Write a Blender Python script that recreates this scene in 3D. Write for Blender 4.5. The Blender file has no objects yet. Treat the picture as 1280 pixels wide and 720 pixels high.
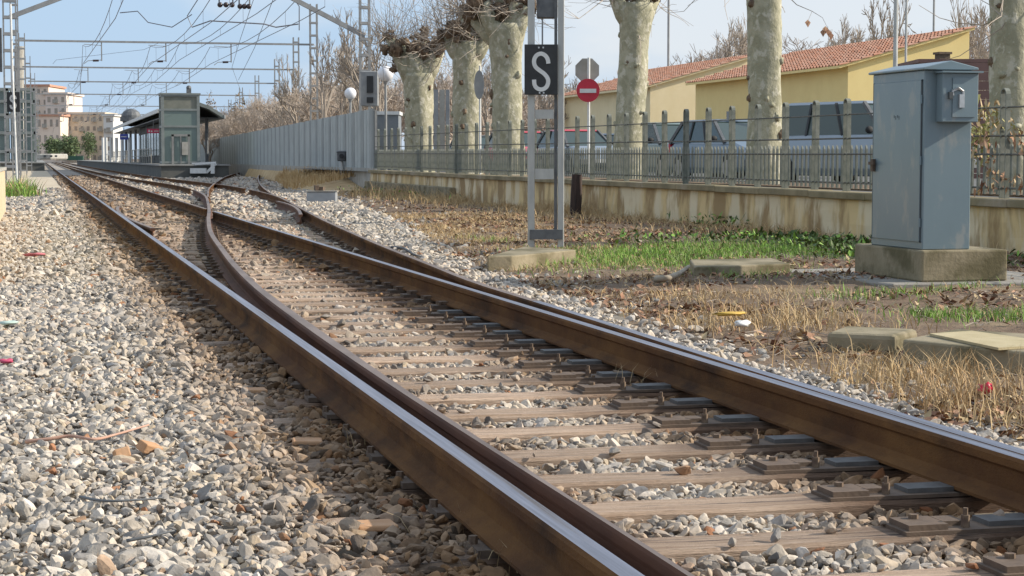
import bpy, math, random
import numpy as np
from mathutils import Vector, Matrix, noise as mnoise
R = math.radians
random.seed(7); rng = np.random.default_rng(7)
sc = bpy.context.scene
col = sc.collection

# ------------------------------------------------------------------ camera
F = 2400.0                      # focal length in pixels of the 1280 px wide photograph
PITCH = math.atan(162/F)
YAW = math.atan(590/F/(math.cos(PITCH)+0.0675*math.sin(PITCH)))   # track axis is world +Y
H = 1.14
cd = bpy.data.cameras.new('camera'); cam = bpy.data.objects.new('camera', cd); col.objects.link(cam)
cd.sensor_width = 36; cd.lens = 36*F/1280; cd.clip_start = 0.1; cd.clip_end = 6000
cam.location = (0, 0, H); cam.rotation_euler = (math.pi/2-PITCH, 0, -YAW)
cd.dof.use_dof = False
sc.camera = cam
sc.render.engine = 'CYCLES'
sc.view_settings.view_transform = 'Standard'; sc.view_settings.look = 'None'
sc.view_settings.exposure = 0.30; sc.view_settings.gamma = 1
# ------------------------------------------------------------------ sky and sun
SUN_EL, SUN_AZ = R(28), R(101)   # azimuth measured from +Y towards +X
w = bpy.data.worlds.new('World'); sc.world = w; w.use_nodes = True
nt = w.node_tree; nt.nodes.clear()
out = nt.nodes.new('ShaderNodeOutputWorld'); bg = nt.nodes.new('ShaderNodeBackground')
sky = nt.nodes.new('ShaderNodeTexSky'); sky.sky_type = 'NISHITA'; sky.sun_disc = False
sky.sun_elevation = SUN_EL; sky.sun_rotation = SUN_AZ; sky.air_density = 1.0; sky.dust_density = 1.2; sky.ozone_density = 1.6
tc = nt.nodes.new('ShaderNodeTexCoord'); mp = nt.nodes.new('ShaderNodeMapping'); mp.inputs['Scale'].default_value = (1, 1, 3.2)
cn = nt.nodes.new('ShaderNodeTexNoise'); cn.inputs['Scale'].default_value = 4.2; cn.inputs['Detail'].default_value = 5; cn.inputs['Roughness'].default_value = .45
cr = nt.nodes.new('ShaderNodeValToRGB'); cr.color_ramp.elements[0].position = .42; cr.color_ramp.elements[1].position = .57
cr.color_ramp.elements[0].color = (.0,)*3+(1,); cr.color_ramp.elements[1].color = (.93,)*3+(1,)
mx = nt.nodes.new('ShaderNodeMix'); mx.data_type = 'RGBA'; mx.inputs['Factor'].default_value = .80
ck = nt.nodes.new('ShaderNodeMix'); ck.data_type = 'RGBA'; ck.inputs['A'].default_value = (4.3, 5.9, 8.0, 1); ck.inputs['B'].default_value = (7.2, 7.6, 8.2, 1)
nt.links.new(tc.outputs['Generated'], mp.inputs['Vector']); nt.links.new(mp.outputs[0], cn.inputs['Vector'])
nt.links.new(cn.outputs['Fac'], cr.inputs[0]); nt.links.new(cr.outputs[0], ck.inputs['Factor'])
nt.links.new(sky.outputs[0], mx.inputs['A']); nt.links.new(ck.outputs['Result'], mx.inputs['B']); nt.links.new(mx.outputs['Result'], bg.inputs[0])
bg.inputs[1].default_value = 0.098
nt.links.new(bg.outputs[0], out.inputs[0])
sl = bpy.data.lights.new('sun', 'SUN'); sl.energy = 4.9; sl.angle = R(0.55); sl.color = (1, .92, .79)
so = bpy.data.objects.new('sun', sl); col.objects.link(so)
sd = Vector((math.sin(SUN_AZ)*math.cos(SUN_EL), math.cos(SUN_AZ)*math.cos(SUN_EL), math.sin(SUN_EL)))
so.rotation_euler = sd.to_track_quat('Z', 'Y').to_euler(); so.location = (30, 0, 30)

# ------------------------------------------------------------------ helpers
def ray(u, v):
    a = (360-v)/F
    fw = math.cos(PITCH)+a*math.sin(PITCH); up = -math.sin(PITCH)+a*math.cos(PITCH); r = (u-640)/F
    return r, fw, up
def toworld(X, D, z): return Vector((X*math.cos(YAW)+D*math.sin(YAW), -X*math.sin(YAW)+D*math.cos(YAW), z))
def G(u, v, z=0.0):             # where the photograph's sight line meets height z
    r, fw, up = ray(u, v); t = (z-H)/up
    return toworld(r*t, fw*t, z)
def P(u, v, D):                 # point at distance D along the view
    r, fw, up = ray(u, v); t = D/fw
    return toworld(r*t, D, H+up*t)
def curve(pts):
    xs = np.array([p[0] for p in pts], float); ys = np.array([p[1] for p in pts], float)
    m = np.gradient(ys, xs)
    def f(x):
        x = np.asarray(x, float); i = np.clip(np.searchsorted(xs, x)-1, 0, len(xs)-2)
        h = xs[i+1]-xs[i]; t = np.clip((x-xs[i])/h, -1, 2)
        lo = x < xs[0]; hi = x > xs[-1]; t2 = np.clip(t, 0, 1)
        r = (2*t2**3-3*t2**2+1)*ys[i]+(t2**3-2*t2**2+t2)*h*m[i]+(-2*t2**3+3*t2**2)*ys[i+1]+(t2**3-t2**2)*h*m[i+1]
        r = np.where(hi, ys[-1]+m[-1]*(x-xs[-1]), r); r = np.where(lo, ys[0]+m[0]*(x-xs[0]), r)
        return r
    return f
def nz(x, y, s=1.0, seed=0.0): return mnoise.noise(Vector((x*s+seed, y*s-seed, seed*1.7)))

class MB:
    def __init__(s): s.v = []; s.f = []; s.m = []
    def add(s, vs, fs, mi=0):
        b = len(s.v); s.v += [tuple(p) for p in vs]
        for f in fs: s.f.append(tuple(i+b for i in f)); s.m.append(mi)
        return s
    def box(s, c, d, rz=0, mi=0, M=None):
        x, y, z = d[0]/2, d[1]/2, d[2]/2
        vs = [Vector(p) for p in ((-x,-y,-z),(x,-y,-z),(x,y,-z),(-x,y,-z),(-x,-y,z),(x,-y,z),(x,y,z),(-x,y,z))]
        mt = Matrix.Translation(Vector(c)) @ (M if M is not None else Matrix.Rotation(rz, 4, 'Z'))
        return s.add([mt @ p for p in vs], [(0,3,2,1),(4,5,6,7),(0,1,5,4),(1,2,6,5),(2,3,7,6),(3,0,4,7)], mi)
    def bar(s, a, b, w, h=None, mi=0):
        a = Vector(a); b = Vector(b); d = b-a; L = d.length; q = d.to_track_quat('Z', 'Y').to_matrix().to_4x4()
        return s.box((a+b)/2, (w, h or w, L), 0, mi, q)
    def tube(s, pts, rad, n=6, mi=0, cap=True):
        pts = [Vector(p) for p in pts]; k = len(pts)
        if not hasattr(rad, '__len__'): rad = [rad]*k
        rings = []; ref = None
        for i, p in enumerate(pts):
            t = (pts[min(i+1, k-1)]-pts[max(i-1, 0)])
            if t.length < 1e-9: t = Vector((0, 0, 1))
            t.normalize()
            if ref is None: ref = t.orthogonal().normalized()
            ref = (ref-t*ref.dot(t)); ref = ref.normalized() if ref.length > 1e-6 else t.orthogonal().normalized()
            o = t.cross(ref)
            rings.append([p+(ref*math.cos(a)+o*math.sin(a))*rad[i] for a in [2*math.pi*j/n for j in range(n)]])
        vs = [q for r_ in rings for q in r_]; fs = []
        for i in range(k-1):
            for j in range(n):
                fs.append((i*n+j, i*n+(j+1) % n, (i+1)*n+(j+1) % n, (i+1)*n+j))
        if cap: fs += [tuple(range(n-1, -1, -1)), tuple((k-1)*n+j for j in range(n))]
        return s.add(vs, fs, mi)
    def prism(s, poly, a, b, axis='x', mi=0):    # poly in the two other axes, extruded a..b
        n = len(poly)
        def pt(q, t): return {'x': (t, q[0], q[1]), 'y': (q[0], t, q[1]), 'z': (q[0], q[1], t)}[axis]
        vs = [pt(q, a) for q in poly]+[pt(q, b) for q in poly]
        fs = [(i, (i+1) % n, n+(i+1) % n, n+i) for i in range(n)]+[tuple(range(n-1, -1, -1)), tuple(range(n, 2*n))]
        return s.add(vs, fs, mi)
    def sphere(s, c, r, nu=10, nv=7, mi=0, sq=(1, 1, 1), jit=0, seed=0):
        vs = []; fs = []; c = Vector(c)
        for i in range(nv+1):
            th = math.pi*i/nv
            for j in range(nu):
                ph = 2*math.pi*j/nu; d = Vector((math.sin(th)*math.cos(ph)*sq[0], math.sin(th)*math.sin(ph)*sq[1], math.cos(th)*sq[2]))
                k = 1+jit*mnoise.noise(d*2.1+Vector((seed, seed*2, 0))) if jit else 1
                vs.append(c+d*r*k)
        for i in range(nv):
            for j in range(nu): fs.append((i*nu+j, (i+1)*nu+j, (i+1)*nu+(j+1) % nu, i*nu+(j+1) % nu))
        return s.add(vs, fs, mi)
    def mesh(s, name, mats, smooth=False, origin=(0, 0, 0)):
        me = bpy.data.meshes.new(name); o = Vector(origin)
        me.from_pydata([(p[0]-o.x, p[1]-o.y, p[2]-o.z) for p in s.v], [], s.f)
        for m_ in (mats if isinstance(mats, (list, tuple)) else [mats]): me.materials.append(m_)
        if any(s.m): me.polygons.foreach_set('material_index', s.m)
        if smooth: me.polygons.foreach_set('use_smooth', [True]*len(s.f))
        me.update(); return me
def link(name, me, parent=None, kind=None, loc=None):
    o = bpy.data.objects.new(name, me); col.objects.link(o)
    if parent: o.parent = parent
    if kind: o['kind'] = kind
    if loc is not None: o.location = loc
    return o
def thing(name, label, cat, loc=(0, 0, 0), rz=0, group=None):
    o = bpy.data.objects.new(name, None); col.objects.link(o); o.location = loc; o.rotation_euler = (0, 0, rz); o.empty_display_size = .2
    o['label'] = label; o['category'] = cat
    if group: o['group'] = group
    return o
def tag(o, label, cat, group=None, kind=None):
    o['label'] = label; o['category'] = cat
    if group: o['group'] = group
    if kind: o['kind'] = kind
    return o
def part(name, mb, mats, parent, smooth=False, bevel=0, world=False, kind=None, seg=1):
    org = parent.location if (world and parent) else (0, 0, 0)
    if world and parent and parent.parent: org = Vector(parent.location)+Vector(parent.parent.location)
    o = link(name, mb.mesh(name, mats, smooth, org), parent, kind)
    if bevel:
        b = o.modifiers.new('bevel', 'BEVEL'); b.width = bevel; b.segments = seg; b.limit_method = 'ANGLE'; b.angle_limit = R(40)
    return o
def struct(name, mb, mats, smooth=False, kind='structure'): return link(name, mb.mesh(name, mats, smooth), None, kind)
def tri_mesh(name, V, Fc, mats, mi=None, smooth=False):   # V (N,3) Fc (M,k)
    me = bpy.data.meshes.new(name); k = Fc.shape[1]
    me.vertices.add(len(V)); me.vertices.foreach_set('co', V.astype(np.float32).ravel())
    me.loops.add(Fc.size); me.loops.foreach_set('vertex_index', Fc.astype(np.int32).ravel())
    me.polygons.add(len(Fc)); me.polygons.foreach_set('loop_start', np.arange(0, Fc.size, k, dtype=np.int32))
    for m_ in (mats if isinstance(mats, (list, tuple)) else [mats]): me.materials.append(m_)
    if mi is not None: me.polygons.foreach_set('material_index', mi.astype(np.int32))
    if smooth: me.polygons.foreach_set('use_smooth', np.ones(len(Fc), bool))
    me.update(calc_edges=True); me.validate(); return me
def dup(o, parent=None, loc=None, rz=None, label=None, group=None):
    c = o.copy(); col.objects.link(c)
    if parent is not None: c.parent = parent
    if loc is not None: c.location = loc
    if rz is not None: c.rotation_euler = (0, 0, rz)
    if label: c['label'] = label
    if group: c['group'] = group
    for ch in list(o.children): dup(ch, c)
    return c

# ------------------------------------------------------------------ materials
def rgb(c): return (c[0], c[1], c[2], 1)
def mat(name, c, c2=None, scale=4, rough=.8, metal=0, bump=0, bscale=None, detail=6, thr=(.35, .65), c3=None, s3=1.2, t3=(.52, .62),
        stretch=(1, 1, 1), spec=.5, coord='Object', rand=0, bdist=.01, trans=0, alpha=1, vscale=None):
    m = bpy.data.materials.new(name); m.use_nodes = True; n = m.node_tree; L = n.links; b = n.nodes['Principled BSDF']
    b.inputs['Roughness'].default_value = rough; b.inputs['Metallic'].default_value = metal
    b.inputs['Specular IOR Level'].default_value = spec; b.inputs['Base Color'].default_value = rgb(c)
    if trans: b.inputs['Transmission Weight'].default_value = trans
    if alpha < 1: b.inputs['Alpha'].default_value = alpha
    if c2 is None and not bump and not rand: return m
    if coord == 'World':
        g = n.nodes.new('ShaderNodeNewGeometry'); src = g.outputs['Position']
    else:
        t = n.nodes.new('ShaderNodeTexCoord'); src = t.outputs[coord]
    mp = n.nodes.new('ShaderNodeMapping'); mp.inputs['Scale'].default_value = stretch; L.new(src, mp.inputs['Vector']); vec = mp.outputs[0]
    if rand:
        oi = n.nodes.new('ShaderNodeObjectInfo'); vm = n.nodes.new('ShaderNodeVectorMath'); vm.operation = 'ADD'
        ml = n.nodes.new('ShaderNodeMath'); ml.operation = 'MULTIPLY'; ml.inputs[1].default_value = 37.0
        L.new(oi.outputs['Random'], ml.inputs[0]); L.new(vec, vm.inputs[0]); L.new(ml.outputs[0], vm.inputs[1]); vec = vm.outputs[0]
    colr = None
    def noise(s, d=detail, r=.6):
        q = n.nodes.new('ShaderNodeTexNoise'); q.inputs['Scale'].default_value = s; q.inputs['Detail'].default_value = d; q.inputs['Roughness'].default_value = r
        L.new(vec, q.inputs['Vector']); return q.outputs['Fac']
    def ramp(f, a, b_):
        q = n.nodes.new('ShaderNodeMapRange'); q.inputs['From Min'].default_value = a; q.inputs['From Max'].default_value = b_; L.new(f, q.inputs['Value']); return q.outputs[0]
    def mix(f, a, b_):
        q = n.nodes.new('ShaderNodeMix'); q.data_type = 'RGBA'; L.new(f, q.inputs['Factor'])
        for k, v_ in (('A', a), ('B', b_)):
            if isinstance(v_, tuple): q.inputs[k].default_value = rgb(v_)
            else: L.new(v_, q.inputs[k])
        return q.outputs['Result']
    nf = noise(scale)
    if c2 is not None:
        colr = mix(ramp(nf, *thr), c, c2)
        if c3 is not None:
            colr = mix(ramp(noise(s3, 5), *t3), colr, c3)
    else: colr = None
    if rand:
        hs = n.nodes.new('ShaderNodeHueSaturation'); mr = n.nodes.new('ShaderNodeMapRange'); mr.inputs['To Min'].default_value = 1-rand; mr.inputs['To Max'].default_value = 1+rand
        L.new(oi.outputs['Random'], mr.inputs['Value']); L.new(mr.outputs[0], hs.inputs['Value'])
        if colr is not None: L.new(colr, hs.inputs['Color'])
        else: hs.inputs['Color'].default_value = rgb(c)
        colr = hs.outputs[0]
    if colr is not None: L.new(colr, b.inputs['Base Color'])
    if bump:
        bn = n.nodes.new('ShaderNodeBump'); bn.inputs['Strength'].default_value = bump; bn.inputs['Distance'].default_value = bdist
        L.new(noise(bscale or scale*3, 8), bn.inputs['Height']); L.new(bn.outputs[0], b.inputs['Normal'])
    return m
M = {}
M['rust'] = mat('rusty_rail_side', (.088, .040, .018), (.160, .078, .028), 5, .92, 0, .9, 110, stretch=(1, .45, 1), c3=(.052, .028, .016), s3=3.4, t3=(.50, .68), bdist=.004, spec=.15)
M['rusttop'] = mat('dull_rail_top', (.15, .105, .08), (.25, .185, .15), 6, .5, .4, .2, 80, stretch=(1, .2, 1), bdist=.001)
M['shine'] = mat('worn_bright_rail_top', (.20, .195, .225), (.36, .355, .41), 5, .38, .8, .3, 120, stretch=(14, .25, 1), c3=(.16, .12, .10), s3=2.5, t3=(.55, .7), bdist=.001)
M['blade'] = mat('switch_blade_rust', (.075, .032, .020), (.145, .065, .035), 5, .85, 0, .4, 50, stretch=(1, .3, 1), bdist=.003)
M['plate'] = mat('rusty_plate', (.085, .06, .045), (.16, .11, .075), 9, .8, .1, .5, 60, bdist=.004)
M['slide'] = mat('greased_steel_plate', (.075, .07, .066), (.13, .125, .12), 14, .6, .1, .2, 60, bdist=.001)
M['bolt'] = mat('rusty_bolt', (.09, .055, .04), (.2, .14, .09), 30, .8, .1, .3, 90)
def wood_mat():
    m = mat('weathered_sleeper_wood', (.41, .28, .19), (.60, .45, .335), 3, .9, 0, 1, 26, stretch=(.8, 16, 10), c3=(.13, .095, .075), s3=3.2, t3=(.57, .68), rand=.2, bdist=.012)
    # grease soaked into the timber beside the rails, with their shade painted in too
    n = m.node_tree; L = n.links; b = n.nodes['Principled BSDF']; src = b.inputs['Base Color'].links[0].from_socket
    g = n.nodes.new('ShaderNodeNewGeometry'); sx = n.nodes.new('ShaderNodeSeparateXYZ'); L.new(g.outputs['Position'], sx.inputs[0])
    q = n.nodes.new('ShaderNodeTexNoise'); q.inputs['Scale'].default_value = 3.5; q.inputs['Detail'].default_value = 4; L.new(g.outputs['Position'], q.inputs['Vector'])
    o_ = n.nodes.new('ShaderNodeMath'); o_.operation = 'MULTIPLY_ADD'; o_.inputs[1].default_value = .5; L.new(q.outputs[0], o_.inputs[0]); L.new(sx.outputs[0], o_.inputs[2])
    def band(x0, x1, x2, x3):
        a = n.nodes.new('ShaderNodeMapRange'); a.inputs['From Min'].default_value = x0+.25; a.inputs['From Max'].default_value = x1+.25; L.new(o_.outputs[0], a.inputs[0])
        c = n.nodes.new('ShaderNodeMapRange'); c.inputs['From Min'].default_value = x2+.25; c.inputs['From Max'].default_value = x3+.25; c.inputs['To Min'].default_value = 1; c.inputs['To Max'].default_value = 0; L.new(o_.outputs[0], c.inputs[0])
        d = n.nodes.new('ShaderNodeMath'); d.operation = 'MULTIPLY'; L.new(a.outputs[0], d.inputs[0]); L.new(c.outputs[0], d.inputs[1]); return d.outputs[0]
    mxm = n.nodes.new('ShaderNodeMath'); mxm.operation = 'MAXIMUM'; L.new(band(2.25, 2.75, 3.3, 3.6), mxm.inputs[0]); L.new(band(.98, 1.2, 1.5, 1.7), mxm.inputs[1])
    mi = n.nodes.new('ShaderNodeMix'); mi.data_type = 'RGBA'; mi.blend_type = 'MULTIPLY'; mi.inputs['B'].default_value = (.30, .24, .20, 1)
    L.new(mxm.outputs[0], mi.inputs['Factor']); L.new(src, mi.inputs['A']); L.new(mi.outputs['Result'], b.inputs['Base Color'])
    return m
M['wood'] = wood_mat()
M['concrete'] = mat('old_concrete', (.36, .32, .24), (.24, .21, .14), 2.6, .9, 0, .5, 30, c3=(.13, .12, .06), s3=1.7, t3=(.5, .66))
M['concrete_moss'] = mat('mossy_concrete', (.30, .25, .165), (.18, .15, .085), 3.2, .92, 0, .6, 24, c3=(.12, .10, .05), s3=2.3, t3=(.5, .62))
M['pad'] = mat('grey_concrete_pad', (.30, .28, .25), (.22, .20, .17), 5, .9, 0, .4, 40)
M['manhole'] = mat('beige_cover', (.48, .40, .24), (.38, .31, .17), 4, .85, 0, .3, 50)
M['post'] = mat('galvanised_post', (.40, .40, .38), (.50, .50, .47), 8, .5, .3, .1, 60, stretch=(1, 1, .3))
M['postdark'] = mat('dark_steel', (.10, .105, .11), (.16, .165, .17), 8, .6, .2)
M['mast'] = mat('grey_mast_steel', (.25, .255, .26), (.34, .345, .34), 3, .6, .2)
M['black'] = mat('black_board', (.018, .019, .02), (.03, .031, .033), 9, .5)
M['white'] = mat('white_paint', (.72, .72, .70), (.62, .62, .60), 9, .5)
M['red'] = mat('red_sign_face', (.55, .02, .05), (.48, .02, .04), 9, .4)
M['cab'] = None
M['lampwhite'] = mat('opal_globe', (.82, .82, .84), rough=.25)
M['wire'] = mat('copper_wire', (.22, .22, .24), rough=.6, metal=.3)
M['insul'] = mat('brown_insulator', (.05, .035, .035), rough=.3)
M['tileorange'] = mat('orange_tile', (.44, .24, .12), (.50, .30, .17), 12, .85, 0, .3, 50)
M['kerb'] = mat('kerb_concrete', (.42, .40, .36), (.30, .28, .24), 2, .9)
# ballast stones: grey, cream, tan and a few rusty ones, told apart instance by instance
def stone_mat():
    m = bpy.data.materials.new('ballast_stone'); m.use_nodes = True; n = m.node_tree; L = n.links; b = n.nodes['Principled BSDF']
    b.inputs['Roughness'].default_value = .9; b.inputs['Specular IOR Level'].default_value = .3
    oi = n.nodes.new('ShaderNodeObjectInfo'); rp = n.nodes.new('ShaderNodeValToRGB'); e = rp.color_ramp
    cols = [(0, (.14, .13, .12)), (.08, (.26, .24, .22)), (.22, (.38, .34, .29)), (.42, (.51, .44, .36)), (.60, (.60, .525, .435)), (.72, (.39, .365, .34)), (.82, (.50, .40, .28)), (.93, (.69, .625, .55)), (.985, (.36, .23, .14))]
    e.elements[0].position = 0; e.elements[0].color = rgb(cols[0][1]); e.elements[1].position = 1; e.elements[1].color = (.36, .17, .09, 1)
    for p_, c_ in cols[1:]:
        q = e.elements.new(p_); q.color = rgb(c_)
    L.new(oi.outputs['Random'], rp.inputs[0])
    g = n.nodes.new('ShaderNodeNewGeometry'); n1 = n.nodes.new('ShaderNodeTexNoise'); n1.inputs['Scale'].default_value = 38; n1.inputs['Detail'].default_value = 5
    L.new(g.outputs['Position'], n1.inputs['Vector'])
    mr = n.nodes.new('ShaderNodeMapRange'); mr.inputs['From Min'].default_value = .3; mr.inputs['From Max'].default_value = .7; mr.inputs['To Min'].default_value = .72; mr.inputs['To Max'].default_value = 1.12
    L.new(n1.outputs[0], mr.inputs[0]); hs = n.nodes.new('ShaderNodeHueSaturation'); L.new(mr.outputs[0], hs.inputs['Value']); L.new(rp.outputs[0], hs.inputs['Color'])
    # brake dust beside the rails (a stain that stays with the place)
    sx = n.nodes.new('ShaderNodeSeparateXYZ'); L.new(g.outputs['Position'], sx.inputs[0])
    def near(x0, wd):
        a = n.nodes.new('ShaderNodeMath'); a.operation = 'SUBTRACT'; a.inputs[1].default_value = x0; L.new(sx.outputs[0], a.inputs[0])
        c = n.nodes.new('ShaderNodeMath'); c.operation = 'ABSOLUTE'; L.new(a.outputs[0], c.inputs[0])
        d = n.nodes.new('ShaderNodeMapRange'); d.inputs['From Min'].default_value = wd*.25; d.inputs['From Max'].default_value = wd; d.inputs['To Min'].default_value = 1; d.inputs['To Max'].default_value = 0
        L.new(c.outputs[0], d.inputs[0]); return d.outputs[0]
    ad = n.nodes.new('ShaderNodeMath'); ad.operation = 'MAXIMUM'; L.new(near(1.30, .80), ad.inputs[0]); L.new(near(2.95, .75), ad.inputs[1])
    n2 = n.nodes.new('ShaderNodeTexNoise'); n2.inputs['Scale'].default_value = 1.7; n2.inputs['Detail'].default_value = 4; L.new(g.outputs['Position'], n2.inputs['Vector'])
    ys_ = n.nodes.new('ShaderNodeMapRange'); ys_.inputs['From Min'].default_value = 7; ys_.inputs['From Max'].default_value = 24; ys_.inputs['To Min'].default_value = .05; ys_.inputs['To Max'].default_value = .62; L.new(sx.outputs[1], ys_.inputs[0])
    bw_ = n.nodes.new('ShaderNodeMath'); bw_.operation = 'MULTIPLY'; L.new(ys_.outputs[0], bw_.inputs[0]); L.new(near(2.3, 2.0), bw_.inputs[1])
    a2_ = n.nodes.new('ShaderNodeMath'); a2_.operation = 'MAXIMUM'; L.new(ad.outputs[0], a2_.inputs[0]); L.new(bw_.outputs[0], a2_.inputs[1]); ad = a2_
    mu = n.nodes.new('ShaderNodeMath'); mu.operation = 'MULTIPLY'; L.new(ad.outputs[0], mu.inputs[0]); L.new(n2.outputs[0], mu.inputs[1])
    m2 = n.nodes.new('ShaderNodeMath'); m2.operation = 'MULTIPLY'; m2.inputs[1].default_value = 1.9; m2.use_clamp = True; L.new(mu.outputs[0], m2.inputs[0])
    mi = n.nodes.new('ShaderNodeMix'); mi.data_type = 'RGBA'; mi.blend_type = 'MULTIPLY'; mi.inputs['B'].default_value = (.46, .31, .19, 1)
    L.new(m2.outputs[0], mi.inputs['Factor']); L.new(hs.outputs[0], mi.inputs['A']); L.new(mi.outputs['Result'], b.inputs['Base Color'])
    bn = n.nodes.new('ShaderNodeBump'); bn.inputs['Strength'].default_value = .5; bn.inputs['Distance'].default_value = .004
    n3 = n.nodes.new('ShaderNodeTexNoise'); n3.inputs['Scale'].default_value = 120; n3.inputs['Detail'].default_value = 6; L.new(g.outputs['Position'], n3.inputs['Vector'])
    L.new(n3.outputs[0], bn.inputs['Height']); L.new(bn.outputs[0], b.inputs['Normal'])
    return m
M['stone'] = stone_mat()
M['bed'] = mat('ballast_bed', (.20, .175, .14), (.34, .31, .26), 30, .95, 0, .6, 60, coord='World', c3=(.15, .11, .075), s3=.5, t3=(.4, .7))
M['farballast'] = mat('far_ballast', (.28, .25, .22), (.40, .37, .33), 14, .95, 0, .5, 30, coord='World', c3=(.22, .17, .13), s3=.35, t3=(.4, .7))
M['soil'] = mat('brown_soil', (.125, .080, .048), (.20, .135, .085), 5, .95, 0, .8, 30, coord='World', c3=(.30, .22, .13), s3=.8, t3=(.52, .70), bdist=.03)
M['straw'] = mat('dry_grass', (.52, .36, .18), (.40, .25, .12), 3, .85, coord='World', c3=(.60, .45, .24), s3=1, t3=(.4, .7))
M['straw2'] = mat('pale_dry_stalk', (.50, .38, .22), (.38, .27, .14), 9, .85, coord='World')
M['green'] = mat('green_grass', (.15, .30, .035), (.25, .42, .06), 4, .7, coord='World', c3=(.20, .26, .08), s3=1.2, t3=(.5, .7))
M['weedyellow'] = mat('yellowing_leaf', (.30, .30, .10), (.40, .36, .14), 4, .8, coord='World')
M['weed'] = mat('dark_weed_leaf', (.05, .085, .02), (.09, .13, .03), 4, .7, coord='World')
M['leafdry'] = mat('dead_leaf', (.32, .16, .09), (.46, .29, .18), 7, .85, coord='World', c3=(.15, .065, .04), s3=2.3, t3=(.45, .6))
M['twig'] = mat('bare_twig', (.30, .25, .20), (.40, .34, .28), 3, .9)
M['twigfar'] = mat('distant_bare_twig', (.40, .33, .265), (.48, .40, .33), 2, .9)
M['bark'] = mat('mottled_plane_bark', (.39, .365, .26), (.29, .275, .185), 5.5, .92, 0, .8, 14, stretch=(1, 1, .8), c3=(.50, .47, .37), s3=7, t3=(.54, .62), thr=(.42, .58), bdist=.03)
M['knot'] = mat('brown_pollard_knot', (.11, .075, .05), (.24, .17, .11), 6, .95, 0, .9, 16, bdist=.05)
M['palebark'] = mat('pale_branch_bark', (.42, .37, .29), (.28, .23, .17), 4, .9)
M['asphalt'] = mat('car_park_asphalt', (.10, .10, .10), (.14, .138, .13), 6, .9, coord='World')
M['yellow'] = mat('yellow_render', (.92, .71, .31), (.87, .66, .28), 1.4, .9, 0, .1, 30)
M['yellow2'] = mat('pale_yellow_render', (.88, .73, .46), (.82, .67, .40), 1.4, .9, 0, .1, 30)
M['terracotta'] = mat('terracotta_tile', (.50, .22, .13), (.55, .34, .25), 3.2, .85, 0, .4, 20, c3=(.30, .17, .12), s3=4, t3=(.5, .7))
M['glassdark'] = mat('dark_car_glass', (.02, .028, .03), rough=.08, spec=.8)
M['glassgreen'] = mat('green_tinted_glass', (.06, .085, .08), rough=.12, spec=.6, metal=.2)
M['tyre'] = mat('tyre_rubber', (.02, .02, .02), rough=.8)
M['rim'] = mat('alloy_rim', (.45, .45, .46), rough=.3, metal=.8)

# ------------------------------------------------------------------ track geometry (plan view)
LX, RX = 1.31, 3.06; GA = 1.745
L2f = curve([(-4, 1.44), (4, 1.44), (8, 1.445), (11, 1.485), (14, 1.55), (17, 1.67), (20.5, 1.86), (25, 2.13), (30, 2.52), (36.4, 3.07), (42, 3.52), (50, 4.12), (59, 4.55), (70, 4.72), (80, 4.58), (92, 4.25), (110, 3.98), (130, 3.92), (400, 3.92), (900, 3.92)])
R2b = curve([(-4, RX+.074), (8, RX+.074), (12, RX+.16), (14.4, 3.26), (17.1, 3.42), (20.5, 3.62), (25, 3.93), (30, 4.30), (36.4, 4.83), (42, 5.30), (50, 5.90), (59, 6.28), (70, 6.45), (80, 6.30), (92, 5.98), (110, 5.72), (130, 5.66), (400, 5.66), (900, 5.66)])
Cf = curve([(48, 4.02), (52, 4.36), (60, 5.05), (75, 6.55), (90, 8.15), (101, 9.35), (118, 11.4), (135, 13.6)])
Df = curve([(46, 5.62), (52, 6.08), (60, 6.80), (75, 8.28), (90, 9.88), (101, 11.08), (118, 13.1), (132, 14.9)])
SHf = curve([(2, 3.9), (7, 3.95), (10, 4.03), (14, 4.22), (18, 4.42), (22, 4.72), (26, 5.2), (33, 6.15), (40, 6.9), (50, 8.0), (60, 8.9), (75, 10.2), (95, 11.2), (400, 13.5)])

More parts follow.
